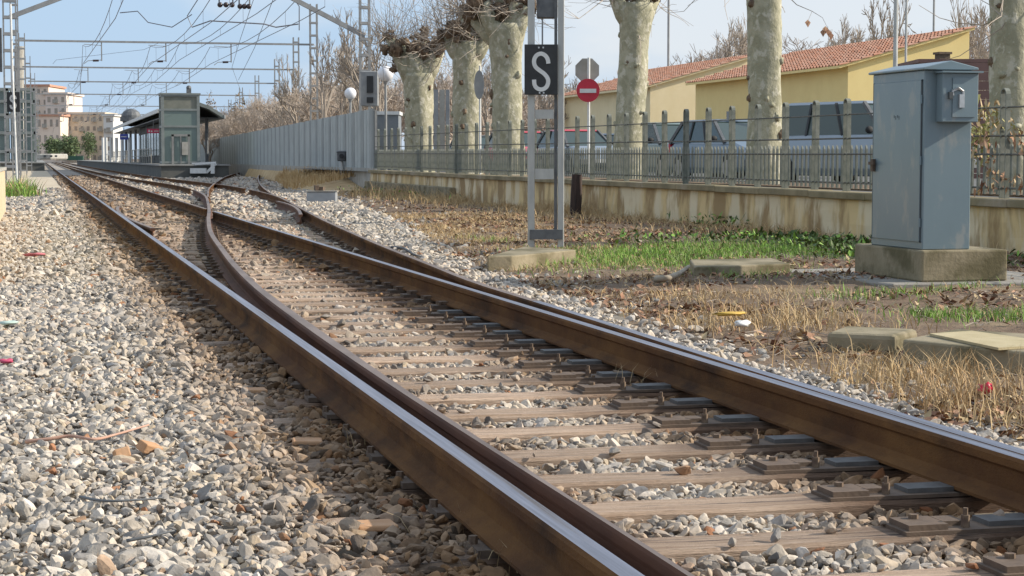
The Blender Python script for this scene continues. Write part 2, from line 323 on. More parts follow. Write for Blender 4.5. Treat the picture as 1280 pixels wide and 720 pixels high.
PROF = [(-1, 0, 'f'), (1, 0, 'f'), (1, .011, 'f'), (.020, .028, 'w'), (.008, .045, 'w'), (.008, .112, 'w'), (1, .124, 'h'), (1, .148, 'h'), (.80, .159, 'h'), (-.80, .159, 'h'), (-1, .148, 'h'), (-1, .124, 'h'), (-.008, .112, 'w'), (-.008, .045, 'w'), (-.020, .028, 'w'), (-1, .011, 'f')]
def sweep_rail(name, xf, y0, y1, parent, mats, zoff=0, web=1.0, hw=None, fl=None, fr=None, steps=None, hscale=None):
    ys = list(np.arange(y0, min(y1, 60), .75)); y = ys[-1] if ys else y0
    while y < y1-.01: y = min(y1, y+max(.75, y*.03)); ys.append(y)
    mb = MB(); n = len(PROF); vs = []
    for y in ys:
        x = float(xf(y)); t = Vector((float(xf(y+.05))-float(xf(y-.05)), .1)).normalized(); nx, ny = t.y, -t.x
        hr = hw(y) if hw else .036; wl = fl(y) if fl else .07; wr = fr(y) if fr else .07
        for a, z, k in PROF:
            if k == 'f': o = a*(wl if a < 0 else wr)
            elif k == 'h': o = a*hr
            else: o = math.copysign(min(abs(a)*web, hr), a)
            if k != 'h' and o < 0: o = max(o, -wl)
            if k != 'h' and o > 0: o = min(o, wr)
            vs.append((x+nx*o, y+ny*o, .021+z+zoff))
    fs = []; mi = []
    for i in range(len(ys)-1):
        for j in range(n):
            fs.append((i*n+j, i*n+(j+1) % n, (i+1)*n+(j+1) % n, (i+1)*n+j)); mi.append(1 if j == 8 else 0)
    fs += [tuple(range(n-1, -1, -1)), tuple((len(ys)-1)*n+j for j in range(n))]; mi += [0, 0]
    mb.v = vs; mb.f = [tuple(reversed(f)) for f in fs]; mb.m = mi
    o = part(name, mb, mats, parent, world=True); return o

tn = thing('railway_turnout', 'rusty track switch in the foreground with its rails on weathered wooden sleepers', 'railway track', (2.2, 4, 0))
const = lambda c: (lambda y: c+0*np.asarray(y, float))
o = sweep_rail('rail', const(LX), -1, 900, tn, [M['rust'], M['shine']], web=2.0); o['label'] = 'long straight left rail with polished top'
o = sweep_rail('rail', const(RX), -1, 35.2, tn, [M['rust'], M['shine']], web=2.9, hw=lambda y: .036, fr=lambda y: .036 if y < 12 else .07)
o['label'] = 'thick right rail with bright bluish top'
sweep_rail('rail', const(RX), 36.9, 900, tn, [M['rust'], M['rusttop']])
sweep_rail('rail', R2b, -1, 12.5, tn, [M['rust'], M['shine']], .002, hw=lambda y: .034, fl=lambda y: .033)
sweep_rail('rail', R2b, 12.512, 60, tn, [M['rust'], M['rusttop']], .002, hw=lambda y: .034)
o = sweep_rail('switch_blade', L2f, 3.0, 60, tn, [M['blade'], M['rusttop']], .002, hw=lambda y: min(.036, max(.010, .010+(y-5.5)*.0050)), fl=lambda y: .045 if y < 14 else .07, fr=lambda y: .07)
o['label'] = 'dark brown curved blade rail with thin top edge'
sweep_rail('check_rail', curve([(27, 1.50), (28.5, 1.445), (38, 1.445), (39.5, 1.52)]), 27, 39.5, tn, [M['blade'], M['rusttop']], -.002, fl=lambda y: .03)
sweep_rail('check_rail', curve([(33, float(R2b(33))-.2), (34.5, float(R2b(34.5))-.14), (42, float(R2b(42))-.14), (43.5, float(R2b(43.5))-.22)]), 33, 43.5, tn, [M['blade'], M['rusttop']], -.002, fr=lambda y: .03)
t2 = thing('railway_track', 'second track leaving the switch and running beside the island platform', 'railway track', (5.2, 60, 0))
sweep_rail('rail', L2f, 60, 900, t2, [M['rust'], M['rusttop']], .002); sweep_rail('rail', R2b, 60, 900, t2, [M['rust'], M['rusttop']], .002)
t3 = thing('railway_track', 'rusty siding track curving off right towards the grey palisade fence', 'railway track', (6, 50, 0))
sweep_rail('rail', Cf, 48.5, 135, t3, [M['rust'], M['rusttop']], .004, hw=lambda y: .03); sweep_rail('rail', Df, 50, 132, t3, [M['rust'], M['rusttop']], .004, hw=lambda y: .03)

# sleepers: every one is a part of its track, base plates are its sub-parts
def sleeper_mesh(L_, seed, W=.21, T=.15):
    r = random.Random(seed); n = max(4, int(L_/.35)); mb = MB(); vs = []
    for i in range(n+1):
        x = -L_/2+L_*i/n; w_ = W/2*(1+r.uniform(-.03, .03)); z = r.uniform(-.006, .003); k = .93 if i in (0, n) else 1
        zz = (-.012 if i in (0, n) else 0)
        vs += [(x, -w_*k, -T), (x, -w_*k, z-.012+zz), (x, -w_*k+.012, z+zz), (x, w_*k-.012, z+zz+r.uniform(-.004, .004)), (x, w_*k, z-.012+zz), (x, w_*k, -T)]
    fs = []
    for i in range(n):
        for j in range(5): fs.append((i*6+j, i*6+j+1, (i+1)*6+j+1, (i+1)*6+j)[::-1])
    fs += [(0, 1, 2, 3, 4, 5), tuple(n*6+j for j in (5, 4, 3, 2, 1, 0))]
    mb.v = vs; mb.f = [tuple(reversed(f)) for f in fs]; mb.m = [0]*len(fs); return mb
def plate_mesh():               # tie plate with two bolts each side
    mb = MB(); mb.box((0, 0, .0105), (.36, .16, .021))
    for sx in (-1, 1):
        for sy in (-1, 1):
            c = (sx*.115, sy*.045, .0); mb.tube([(c[0], c[1], .02), (c[0], c[1], .046)], .015, 6, 1)
        mb.box((sx*.085, 0, .036), (.06, .09, .024), 0, 1)
    return mb.mesh('base_plate', [M['plate'], M['bolt']])
def chair_mesh():               # long switch plate with the greased slide chair and bolts
    mb = MB(); mb.box((-.15, 0, .006), (.80, .17, .012))
    mb.box((-.47, .0, .021), (.13, .14, .018)); mb.box((-.36, .03, .019), (.07, .09, .016))
    mb.tube([(-.335, -.045, .01), (-.335, -.045, .050)], .014, 6, 1); mb.tube([(-.335, -.045, .048), (-.335, -.045, .072)], .008, 6, 1)
    mb.tube([(-.47, .035, .028), (-.47, .035, .044)], .016, 6, 1)
    mb.box((-.175, 0, .020), (.17, .11, .016), 0, 2)
    mb.tube([(.14, 0, .01), (.14, 0, .06)], .014, 6, 1)
    return mb.mesh('slide_plate', [M['plate'], M['bolt'], M['slide']])
PL, CH = plate_mesh(), chair_mesh()
mb = MB(); mb.box((0.02, 0, .0105), (.26, .15, .021)); mb.tube([(-.10, .03, .02), (-.10, .03, .045)], .014, 6, 1); PL2 = mb.mesh('base_plate', [M['plate'], M['bolt']])
smesh = {}
def sleeper(parent, x0, x1, y, rz=0, rails=(), chair=False, var=0):
    L_ = round((x1-x0)/.15)*.15; key = (L_, var % 4)
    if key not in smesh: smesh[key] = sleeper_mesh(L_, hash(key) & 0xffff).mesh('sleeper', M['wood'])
    s = link('sleeper', smesh[key], parent); s.location = Vector(((x0+x1)/2, y, random.uniform(-.006, .004)))-parent.location; s.rotation_euler = (0, 0, rz)
    for xr in rails:
        p = link('base_plate', PL, s); p.location = (xr-(x0+x1)/2, 0, 0)
    if chair:
        p = link('slide_plate', CH, s); p.location = (RX-(x0+x1)/2+.02, 0, 0)
        p = link('base_plate', PL2, s); p.location = (LX-(x0+x1)/2, 0, 0)
    return s
SL = []                         # footprints, to keep stones off
k = 0; y = 5.25+.12-.6*5
while y < 46:
    jy = random.uniform(-.015, .015); right = float(R2b(y))+.55; left = .86+random.uniform(-.05, .05)
    if y < 14: sleeper(tn, left, right, y+jy, random.uniform(-.006, .006), (), True, k)
    else: sleeper(tn, left, right, y+jy, random.uniform(-.008, .008), [LX, RX]+([float(R2b(y))] if y > 15.6 else [])+([float(L2f(y))] if 18 < y < 33 else []), False, k)
    SL.append((left, right, y+jy)); y += .6; k += 1
while y < 120:
    sleeper(tn, .88, 3.5, y, 0, [LX, RX] if y < 70 else (), False, k); SL.append((.88, 3.5, y)); y += .6; k += 1
y = 46.6
while y < 128:
    a, b = float(L2f(y)), float(R2b(y)); sleeper(t2, max(a-.45, 3.55), b+.5, y, -math.atan((float(L2f(y+.5))-float(L2f(y-.5)))), (), False, k); SL.append((max(a-.45, 3.55), b+.5, y)); y += .6; k += 1
y = 64
while y < 126:
    a, b = float(Cf(y)), float(Df(y)); sleeper(t3, a-.45, b+.45, y, -math.atan(float(Cf(y+.5))-float(Cf(y-.5))), (), False, k); SL.append((a-.45, b+.45, y)); y += .6; k += 1

# ------------------------------------------------------------------ ground
def gz(x, y):
    """height of the verge and general ground"""
    z = -.055
    if y < 130:
        sh = float(SHf(max(y, 2)))
        if x > sh-.15:
            t = min(1, (x-sh+.15)/1.2); fade = 1/(1+max(0, y-25)/30)
            z += t*(.035+.05*nz(x, y, .55, 3)*fade+.028*nz(x, y, 1.9, 5)*fade)
    return z
xs = np.concatenate([[-1500, -500, -150, -50, -20, -8, -4], np.arange(-2, 3.6, .8), np.arange(3.6, 12.4, .22), [13, 16, 22, 30, 60, 150, 500, 1500]])
ys = np.concatenate([[-40, -10, 0, 2], np.arange(3, 32, .25), np.arange(32, 70, .8), np.arange(70, 140, 3), [150, 170, 200, 260, 350, 500, 800, 1300, 2200, 3500]])
mb = MB(); nx = len(xs)
for y in ys:
    for x in xs: mb.v.append((x, y, gz(x, y) if -3 < x < 13 else -.06))
for j in range(len(ys)-1):
    for i in range(nx-1):
        mb.f.append((j*nx+i, j*nx+i+1, (j+1)*nx+i+1, (j+1)*nx+i)); xc = (xs[i]+xs[i+1])/2; yc = (ys[j]+ys[j+1])/2
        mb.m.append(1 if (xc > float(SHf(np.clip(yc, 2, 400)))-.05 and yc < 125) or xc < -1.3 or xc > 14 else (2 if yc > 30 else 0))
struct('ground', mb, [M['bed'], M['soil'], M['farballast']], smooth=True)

# ballast: countless stones, each an instance of one of a few angular shapes
stones = bpy.data.collections.new('stone_shapes')
for s in range(9):
    r = random.Random(100+s); import bmesh
    bm = bmesh.new(); bmesh.ops.create_icosphere(bm, subdivisions=2, radius=1)
    off = Vector((s*3.1, s*1.7, 2)); cuts = [Vector((r.gauss(0, 1), r.gauss(0, 1), r.gauss(0, 1))).normalized() for _ in range(11)]
    for v in bm.verts:
        v.co *= 1+.22*mnoise.noise(v.co*1.2+off)+.05*mnoise.noise(v.co*4+off)
        for c in cuts:
            d = v.co.dot(c)
            if d > .56: v.co -= c*(d-.56)*.97
        v.co.x *= 1.28; v.co.z *= .78; v.co *= 1.0
    me = bpy.data.meshes.new('stone'); bm.to_mesh(me); bm.free(); me.materials.append(M['stone'])
    stones.objects.link(bpy.data.objects.new('stone', me))
def scatter(name, pts, scl, rot, idx, coll):
    me = bpy.data.meshes.new(name); me.vertices.add(len(pts)); me.vertices.foreach_set('co', pts.astype(np.float32).ravel())
    for nm, ty, ar, key in (('scl', 'FLOAT_VECTOR', scl, 'vector'), ('rot', 'FLOAT_VECTOR', rot, 'vector')):
        a = me.attributes.new(nm, ty, 'POINT'); a.data.foreach_set(key, ar.astype(np.float32).ravel())
    a = me.attributes.new('idx', 'INT', 'POINT'); a.data.foreach_set('value', idx.astype(np.int32))
    o = link(name, me); ng = bpy.data.node_groups.new(name+'_scatter', 'GeometryNodeTree')
    ng.interface.new_socket('Geometry', in_out='INPUT', socket_type='NodeSocketGeometry'); ng.interface.new_socket('Geometry', in_out='OUTPUT', socket_type='NodeSocketGeometry')
    gi = ng.nodes.new('NodeGroupInput'); go = ng.nodes.new('NodeGroupOutput'); ip = ng.nodes.new('GeometryNodeInstanceOnPoints'); ci = ng.nodes.new('GeometryNodeCollectionInfo')
    ci.inputs['Collection'].default_value = coll; ci.inputs['Separate Children'].default_value = True; ci.inputs['Reset Children'].default_value = True
    ip.inputs['Pick Instance'].default_value = True
    def na(nm, ty):
        q = ng.nodes.new('GeometryNodeInputNamedAttribute'); q.data_type = ty; q.inputs['Name'].default_value = nm; return [s_ for s_ in q.outputs if s_.enabled and s_.name == 'Attribute'][0]
    L = ng.links; L.new(gi.outputs[0], ip.inputs['Points']); L.new(ci.outputs[0], ip.inputs['Instance'])
    L.new(na('idx', 'INT'), ip.inputs['Instance Index']); L.new(na('scl', 'FLOAT_VECTOR'), ip.inputs['Scale'])
    e2r = ng.nodes.new('FunctionNodeEulerToRotation'); L.new(na('rot', 'FLOAT_VECTOR'), e2r.inputs[0]); L.new(e2r.outputs[0], ip.inputs['Rotation'])
    L.new(ip.outputs[0], go.inputs[0]); md = o.modifiers.new('scatter', 'NODES'); md.node_group = ng
    return o
def grid(x0, x1, y0, y1, sp, jit=.5):
    gx, gy = np.meshgrid(np.arange(x0, x1, sp), np.arange(y0, y1, sp)); p = np.stack([gx.ravel(), gy.ravel()], 1)
    return p+rng.uniform(-sp*jit, sp*jit, p.shape)
def inview(p, pad=.25):
    X = p[:, 0]*math.cos(YAW)-p[:, 1]*math.sin(YAW); D = p[:, 0]*math.sin(YAW)+p[:, 1]*math.cos(YAW)
    return (D > 4.3) & (np.abs(X) < D*.2667+pad+.03*D)
S_sl = np.array(SL)
def fbm(p, s, seed): return np.array([mnoise.noise(Vector((a*s+seed, b*s, seed))) for a, b in p])
allp, alls = [], []
for (y0, y1, sp, sz) in ((3.5, 10.5, .0305, .0185), (10.5, 19, .041, .0235), (19, 36, .062, .031), (36, 75, .115, .050), (75, 130, .22, .075)):
    p = grid(-3.5, 13, y0, y1, sp); p = p[inview(p)]
    shv = SHf(p[:, 1]); edge = shv+.25*fbm(p, .8, 4)+np.where(rng.random(len(p)) < .10, rng.exponential(.9, len(p)), rng.exponential(.06, len(p))*rng.choice([-1, 1], len(p)))
    keep = p[:, 0] < edge
    if y0 > 30: keep &= (p[:, 0] > -1.2) & ~((p[:, 1] > 73.5) & (p[:, 0] < .84))
    p = p[keep]
    # stones lie between the sleepers; few on top of them, more over their outer ends
    d = np.full(len(p), 9.); on = np.zeros(len(p), bool)
    for (a, b, ysl) in SL:
        if ysl < y0-1 or ysl > y1+1: continue
        m_ = (np.abs(p[:, 1]-ysl) < .108+.2*sz) & (p[:, 0] > a) & (p[:, 0] < b); on |= m_
    cover = np.where(p[:, 0] < 1.22, np.where(fbm(p, 1.1, 15) > -.05, .6, .15), .018)
    cover = np.where(p[:, 0] > R2b(p[:, 1])+.15, .6, cover)
    cover = np.where(fbm(p, 1.3, 9) > .36, cover+.04, cover)
    if y0 >= 19: cover = np.maximum(cover, .10 if y0 < 36 else .3)
    kp = ~on | (rng.random(len(p)) < cover); p = p[kp]; on = on[kp]
    nr = np.ones(len(p), bool)
    for xf, lim in ((const(LX), 900), (const(RX), 900), (L2f, 900), (R2b, 900)):
        nr &= np.abs(p[:, 0]-xf(p[:, 1])) > .085
    p = p[nr]; on = on[nr]
    z = np.where(p[:, 0] > 1.3, -.034, -.034)+.016*fbm(p, 2.2, 1)+rng.uniform(-.010, .012, len(p))*(sz/.02)**.5
    z = np.where(p[:, 0] < .9, z+.020+.03*fbm(p, .5, 2), z)
    z = np.where((p[:, 0] > .55) & (p[:, 0] < 1.26) & ~on, z+.018, z)
    z = np.where(on, np.where(p[:, 0] < 1.22, .0, .006)+rng.uniform(0, .008, len(p)), z)
    z = np.where(p[:, 0] > R2b(p[:, 1])+.2, z-.01, z)
    s = sz*rng.lognormal(-.04, .38, len(p))*(1+.22*fbm(p, .9, 40)); s = np.clip(s, sz*.4, sz*2.3)
    sv = np.stack([s*rng.uniform(.85, 1.25, len(p)), s*rng.uniform(.8, 1.1, len(p)), s*rng.uniform(.7, 1.05, len(p))], 1)
    allp.append(np.column_stack([p, z])); alls.append(sv)
pts = np.concatenate(allp); scl = np.concatenate(alls); N = len(pts)
rot = np.stack([rng.normal(0, .5, N), rng.normal(0, .5, N), rng.uniform(0, 6.28, N)], 1)
o = scatter('ballast', pts, scl, rot, rng.integers(0, 9, N), stones)
tag(o, 'pale grey and cream crushed stone ballast around the sleepers', 'ballast', kind='stuff')
print('stones', N)

# ------------------------------------------------------------------ vegetation on the verge
def blades(name, pos, h, lean, w_, mats, mi=None, seg=2):
    """curved tapering blades standing at pos (N,3)"""
    n = len(pos); ang = rng.uniform(0, 6.283, n); ln = lean*rng.uniform(.2, 1.2, n)*h; hh = h*rng.uniform(.45, 1.15, n)
    dx, dy = np.cos(ang)*ln, np.sin(ang)*ln; fa = rng.uniform(0, 6.283, n); wx, wy = np.cos(fa)*w_/2, np.sin(fa)*w_/2
    V = np.zeros((n, 5, 3))
    for k_, (t, ww) in enumerate(((0, 1), (.55, .8), (1, 0))):
        cx = pos[:, 0]+dx*t**2; cy = pos[:, 1]+dy*t**2; cz = pos[:, 2]+hh*t*(1-.25*t*lean)
        if k_ < 2: V[:, 2*k_] = np.stack([cx-wx*ww, cy-wy*ww, cz], 1); V[:, 2*k_+1] = np.stack([cx+wx*ww, cy+wy*ww, cz], 1)
        else: V[:, 4] = np.stack([cx, cy, cz], 1)
    b = (np.arange(n)*5)[:, None]; Fc = np.concatenate([b+np.array([[0, 1, 3]]), b+np.array([[0, 3, 2]]), b+np.array([[2, 3, 4]])], 0)
    m3 = None if mi is None else np.tile(mi, 3)
    return link(name, tri_mesh(name, V.reshape(-1, 3), Fc, mats, m3), None, 'stuff')
def zat(p, add=-.01): return np.array([gz(a, b)+add for a, b in p])
def clump(n, cx, cy, sx, sy): return np.stack([rng.normal(cx, sx, n), rng.normal(cy, sy, n)], 1)
def verge_points(n, y0, y1, x0off=.1, x1=11.2):
    yy = y0+(y1-y0)*rng.random(n)**1.3; xx = SHf(yy)+x0off+(x1-SHf(yy)-x0off)*rng.random(n); return np.stack([xx, yy], 1)
def leftband(p, lo, hi):        # keep points whose offset from the ballast edge lies in lo..hi
    q = p[:, 0]-SHf(p[:, 1]); return (q > lo) & (q < hi)
p = verge_points(80000, 6.5, 40); p = p[inview(p)]
f1 = fbm(p, .9, 21); q = p[:, 0]-SHf(p[:, 1])
dens = np.clip(.34+f1*3.0, 0, 1)*np.clip(1.25-q/3.2, .10, 1)*np.where(p[:, 1] > 26, 1.6, 1)
p = p[rng.random(len(p)) < dens*.75]
o = blades('dry_grass', np.column_stack([p, zat(p)]), ( .10+.06*rng.random(len(p))), 1.35, .004+.00012*p[:, 1], [M['straw'], M['straw2']], (rng.random(len(p)) < .3).astype(int))
tag(o, 'short straw coloured dead grass covering the verge beside the ballast', 'dry grass', kind='stuff')
# taller dry clumps
cl = []
for (u, v, n, sx, sy, h) in ((1075, 470, 260, .30, .35, .22), (1110, 505, 200, .22, .3, .20), (1180, 505, 260, .25, .3, .22), (1230, 530, 240, .3, .25, .20), (970, 400, 240, .35, .5, .22), (900, 405, 200, .3, .4, .18), (1160, 470, 240, .3, .25, .22), (850, 372, 140, .3, .5, .16), (1040, 410, 160, .3, .4, .2), (1255, 500, 160, .2, .3, .2)):
    c = G(u, v, -.02); q = clump(n, c.x, c.y, sx, sy); cl.append((q, np.full(n, h)))
wy = rng.uniform(18, 64, 11000); wx = 11.28-rng.exponential(.55, 11000)-(wy-25.2)*.0147
q = np.stack([wx, wy], 1); hh = (.20+.34*rng.random(11000))*np.where(wy < 36, .6, 1)*np.clip(.6+fbm(q, .35, 31), .15, 1.2); kp = (wy > 26) | (rng.random(11000) < .12); cl.append((q[kp], hh[kp]))
q = np.concatenate([a for a, b in cl]); hh = np.concatenate([b for a, b in cl]); kp = q[:, 0] > SHf(q[:, 1])+.0; q = q[kp]; hh = hh[kp]
o = blades('dry_grass', np.column_stack([q, zat(q)]), hh, .7, .005+.00016*q[:, 1], [M['straw'], M['straw2']], (rng.random(len(q)) < .35).astype(int))
tag(o, 'taller clumps of dead straw grass by the slabs and along the wall foot', 'dry grass', kind='stuff')
# yellow field of reeds before the palisade
n = 9000; yy = rng.uniform(70, 118, n); xx = np.maximum(Df(yy)+.9, 9.0)+rng.random(n)*4; fx = 11.4+(yy-68)*.0294; kp = xx < fx-.2
q = np.stack([xx, yy], 1)[kp]; bz = lambda a: np.clip((a[:, 0]-(Df(a[:, 1])+.9))/np.maximum(11.2+(a[:, 1]-68)*.0294-Df(a[:, 1])-.9, .5), 0, 1)*.55-.06
mb = MB(); yb2_ = np.arange(67, 124, 2.0)
for yy_ in yb2_:
    x0_ = float(Df(yy_))+.9; x1_ = 11.15+(yy_-65.5)*.0309-.03; x0_ = min(x0_, x1_-.3)
    for j in range(6): mb.v.append((x0_+(x1_-x0_)*j/5, yy_, -.06+.55*(j/5)*min(1, (yy_-66)/8)+.03*nz(j*.7, yy_, 1)))
for i in range(len(yb2_)-1):
    for j in range(5): mb.f.append((i*6+j, i*6+j+1, i*6+j+7, i*6+j+6)); mb.m.append(0)
struct('grass_bank', mb, [M['straw']], smooth=True)
o = blades('reeds', np.column_stack([q, bz(q)-.02]), .28+.2*rng.random(len(q)), .35, .032, [M['straw'], M['green']], (fbm(q, .12, 8)+.012*(q[:, 1]-80) > .30).astype(int))
tag(o, 'tall yellow dry grass growing in front of the grey palisade fence', 'dry grass', kind='stuff')
# green grass patches
cl = []
for (u, v, n, sx, sy) in ((800, 326, 2600, .55, 1.1), (850, 320, 2200, .55, 1.1), (905, 313, 1500, .6, 1.1), (745, 333, 420, .35, .7), (960, 316, 700, .5, .9), (1010, 318, 400, .4, .6), (700, 338, 90, .35, .7), (610, 300, 160, .15, .5), (1220, 400, 420, .4, .35), (1270, 395, 260, .3, .3), (1120, 372, 120, .25, .2), (1180, 366, 140, .4, .15), (1060, 375, 110, .2, .3), (925, 350, 200, .25, .4), (1165, 398, 90, .10, .10), (440, 232, 500, .6, 2.5)):
    c = G(u, v, -.03); cl.append(clump(n, c.x, c.y, sx, sy))
q = np.concatenate(cl); kp = (q[:, 0] > SHf(q[:, 1])+.1) & (q[:, 0] < 11.2); q = q[kp]
o = blades('green_grass', np.column_stack([q, zat(q)]), .085+.05*rng.random(len(q)), .55, .006+.0001*q[:, 1], [M['green'], M['weed']], (rng.random(len(q)) < .15).astype(int))
tag(o, 'bright green grass patches on the verge below the wall', 'grass', kind='stuff')
# broad leaves: weeds at the wall foot and dead leaf litter
def leaves(name, pos, size, mats, mi=None, tilt=.5):
    n = len(pos); a = rng.uniform(0, 6.283, n); ti = rng.normal(0, tilt, n); tj = rng.normal(0, tilt, n)
    ux = np.stack([np.cos(a), np.sin(a), ti], 1)*size[:, None]; uy = np.stack([-np.sin(a), np.cos(a), tj], 1)*(size*.6)[:, None]; up = np.zeros((n, 3)); up[:, 2] = size*.3
    V = np.stack([pos-ux, pos-uy*.8+up*.6, pos+ux, pos+uy*.8+up*.6, pos-ux*.1-up*.1], 1).reshape(-1, 3)
    b = (np.arange(n)*5)[:, None]; Fc = np.concatenate([b+np.array([[0, 1, 4]]), b+np.array([[1, 2, 4]]), b+np.array([[2, 3, 4]]), b+np.array([[3, 0, 4]])], 0)
    return link(name, tri_mesh(name, V, Fc, mats, None if mi is None else np.tile(mi, 4)), None, 'stuff')
p = verge_points(26000, 6.8, 36, .0); p = p[inview(p)]; f2 = fbm(p, .6, 77)
p = p[rng.random(len(p)) < np.clip(.35+f2*1.6, .04, .9)]
cc = np.concatenate([clump(260, *G(1225, 515, 0).xy, .25, .3), clump(420, *G(620, 275, 0).xy, .9, 3), clump(500, *G(560, 262, 0).xy, .6, 5), clump(200, *G(870, 385, 0).xy, .3, .3), clump(260, *G(20, 300, 0).xy, .45, 3), clump(120, *G(12, 282, 0).xy, .3, 2)])
p = np.concatenate([p, cc])
o = leaves('leaf_litter', np.column_stack([p, zat(p, .012)+np.where(p[:, 0] < 1, .03, 0)]), rng.uniform(.016, .04, len(p))*(1+p[:, 1]*.012), [M['leafdry'], M['straw2'], M['soil']], rng.choice([0, 0, 0, 1, 2], len(p)))
tag(o, 'fallen brown and reddish plane leaves scattered over the verge', 'leaf litter', kind='stuff')
cl = []
for (u, v, n, sx, sy, h) in ((1000, 306, 800, .5, 1.3, .12), (1050, 310, 450, .4, .7, .13), (905, 285, 260, .25, .8, .22), (970, 303, 450, .5, 1.0, .10), (1075, 322, 160, .25, .4, .15), (1262, 330, 200, .5, .4, .12), (500, 246, 500, .6, 4, .25), (800, 300, 200, .6, 1, .10)):
    c = G(u, v, -.03); q = clump(n, c.x, c.y, sx, sy); cl.append(np.column_stack([q, zat(q)+h*rng.random(n)**1.5]))
q = np.concatenate(cl); q = q[(q[:, 0] < 11.25) & (q[:, 0] > SHf(q[:, 1]))]
o = leaves('weeds', q, rng.uniform(.02, .05, len(q)), [M['weed'], M['green']], rng.choice([0, 0, 1], len(q)), .8)
tag(o, 'dark green creeping weeds along the foot of the stained wall', 'weeds', kind='stuff')
# dry twig-like stalks along the rails
cl = [clump(14, *G(585, 690, 0).xy, .05, .25), clump(10, *G(455, 560, 0).xy, .04, .3), clump(10, *G(790, 478, 0).xy, .05, .3), clump(16, *G(700, 735, 0).xy, .06, .4)]
q = np.concatenate(cl); o = blades('dry_grass', np.column_stack([q, np.full(len(q), -.02)]), .13, .9, .0035, [M['straw2']])
tag(o, 'few dead grass stalks growing against the near rails', 'dry grass', kind='stuff')

# ------------------------------------------------------------------ retaining wall with railing
WA = Vector((11.41, 25.2)); WB = Vector((10.84, 64.06)); wdir = (WB-WA).normalized(); wn = Vector((-wdir.y, wdir.x))   # wn points to the track side
WZ = .0026
def wp(s, off=0, z=0):          # point along the wall; s metres from WA, off to the track side
    q = WA+wdir*s+wn*off; return Vector((q.x, q.y, z+WZ*s))
M['wall'] = mat('stained_wall_render', (.68, .51, .26), (.34, .23, .11), 1.5, .92, 0, .5, 18, stretch=(1, 1, .35), c3=(.70, .59, .40), s3=1.3, t3=(.50, .58), thr=(.42, .56), coord='World')
M['coping'] = mat('weathered_coping', (.30, .245, .145), (.17, .14, .075), 1.8, .92, 0, .5, 25, coord='World', c3=(.42, .35, .27), s3=.9, t3=(.52, .7))
M['fence'] = mat('dull_green_iron', (.13, .145, .12), (.225, .23, .195), 6, .7, .1, .2, 40)
M['fencerail'] = mat('dark_iron_bar', (.09, .095, .085), (.16, .14, .12), 6, .7, .2)
S0, S1 = -12.0, 39.0
wall = thing('retaining_wall', 'low stained yellowish wall with projecting coping, carrying the iron railing', 'wall', wp(S0, 0, 0))
def wbox(mb, s0, s1, o0, o1, z0, z1, mi=0, n=1):
    for k_ in range(n):
        a = s0+(s1-s0)*k_/n; b = s0+(s1-s0)*(k_+1)/n
        vs = [wp(a, o0, z0), wp(a, o1, z0), wp(b, o1, z0), wp(b, o0, z0), wp(a, o0, z1), wp(a, o1, z1), wp(b, o1, z1), wp(b, o0, z1)]
        mb.add(vs, [(0, 1, 2, 3), (4, 7, 6, 5), (0, 4, 5, 1), (1, 5, 6, 2), (2, 6, 7, 3), (3, 7, 4, 0)], mi)
mb = MB(); n1, n2 = 170, 5; vs = []
for i in range(n1+1):
    s_ = S0+(S1-S0)*i/n1
    for j in range(n2+1):
        z = -.35+.90*j/n2; vs.append(wp(s_, .02+.035*mnoise.noise(Vector((s_*.9, z*2.2, 3)))+.02*(1-j/n2), z))
fs = [(i*(n2+1)+j, i*(n2+1)+j+1, (i+1)*(n2+1)+j+1, (i+1)*(n2+1)+j) for i in range(n1) for j in range(n2)]
mb.add(vs, fs); wbox(mb, S0, S1, -.28, -.01, -.35, .548); part('wall_body', mb, M['wall'], wall, world=True)
s_ = S0
while s_ < S1-.5:
    e = min(s_+2.0, S1); mb = MB(); jz = random.uniform(-.006, .006)
    wbox(mb, s_, e-.012, -.32, .10, .55+jz, .655+jz); part('coping_stone', mb, M['coping'], wall, world=True, bevel=.012); s_ = e
# pilaster-like paler ribs in the wall, and the plinth course at its far end
mb = MB(); wbox(mb, 26, 39, .06, .22, -.2, .28); part('plinth_course', mb, M['concrete_moss'], wall, world=True, bevel=.02)

rail = thing('iron_railing', 'green painted iron railing with hooped tall pickets on the stained wall', 'railing', wp(S0, 0, .655))
rzw = math.atan2(-wdir.x, wdir.y)
def hoop_mesh():
    mb = MB(); w2, t = .072, .016; hgt = 1.36; pts = [(-w2, 0)]+[(-w2*math.cos(a), hgt-w2+w2*math.sin(a)) for a in [math.pi*k_/6 for k_ in range(7)]]+[(w2, 0)]
    vs = []
    for (a, z) in pts:
        vs += [(-.032, a, z), (.032, a, z)]
    inner = [(-w2+t, 0)]+[(-(w2-t)*math.cos(a), hgt-w2+(w2-t)*math.sin(a)) for a in [math.pi*k_/6 for k_ in range(7)]]+[(w2-t, 0)]
    n = len(pts)
    for (a, z) in inner: vs += [(-.032, a, z), (.032, a, z)]
    fs = []
    for i in range(n-1):
        o1, o2, i1, i2 = 2*i, 2*i+2, 2*n+2*i, 2*n+2*i+2
        fs += [(o1, o2, o2+1, o1+1), (i1, i1+1, i2+1, i2), (o1, i1, i2, o2), (o1+1, o2+1, i2+1, i1+1)]
    mb.add(vs, fs); return mb.mesh('tall_picket', M['fence'])
HM = hoop_mesh()
mb = MB(); mb.prism([(-.025, 0), (.025, 0), (.025, .58), (0, .63), (-.025, .58)], -.012, .012, 'x'); SM = mb.mesh('short_picket', M['fence'])
pitch = 1.16; base_s = -.07
kk = math.ceil((S0+.3-base_s)/pitch)
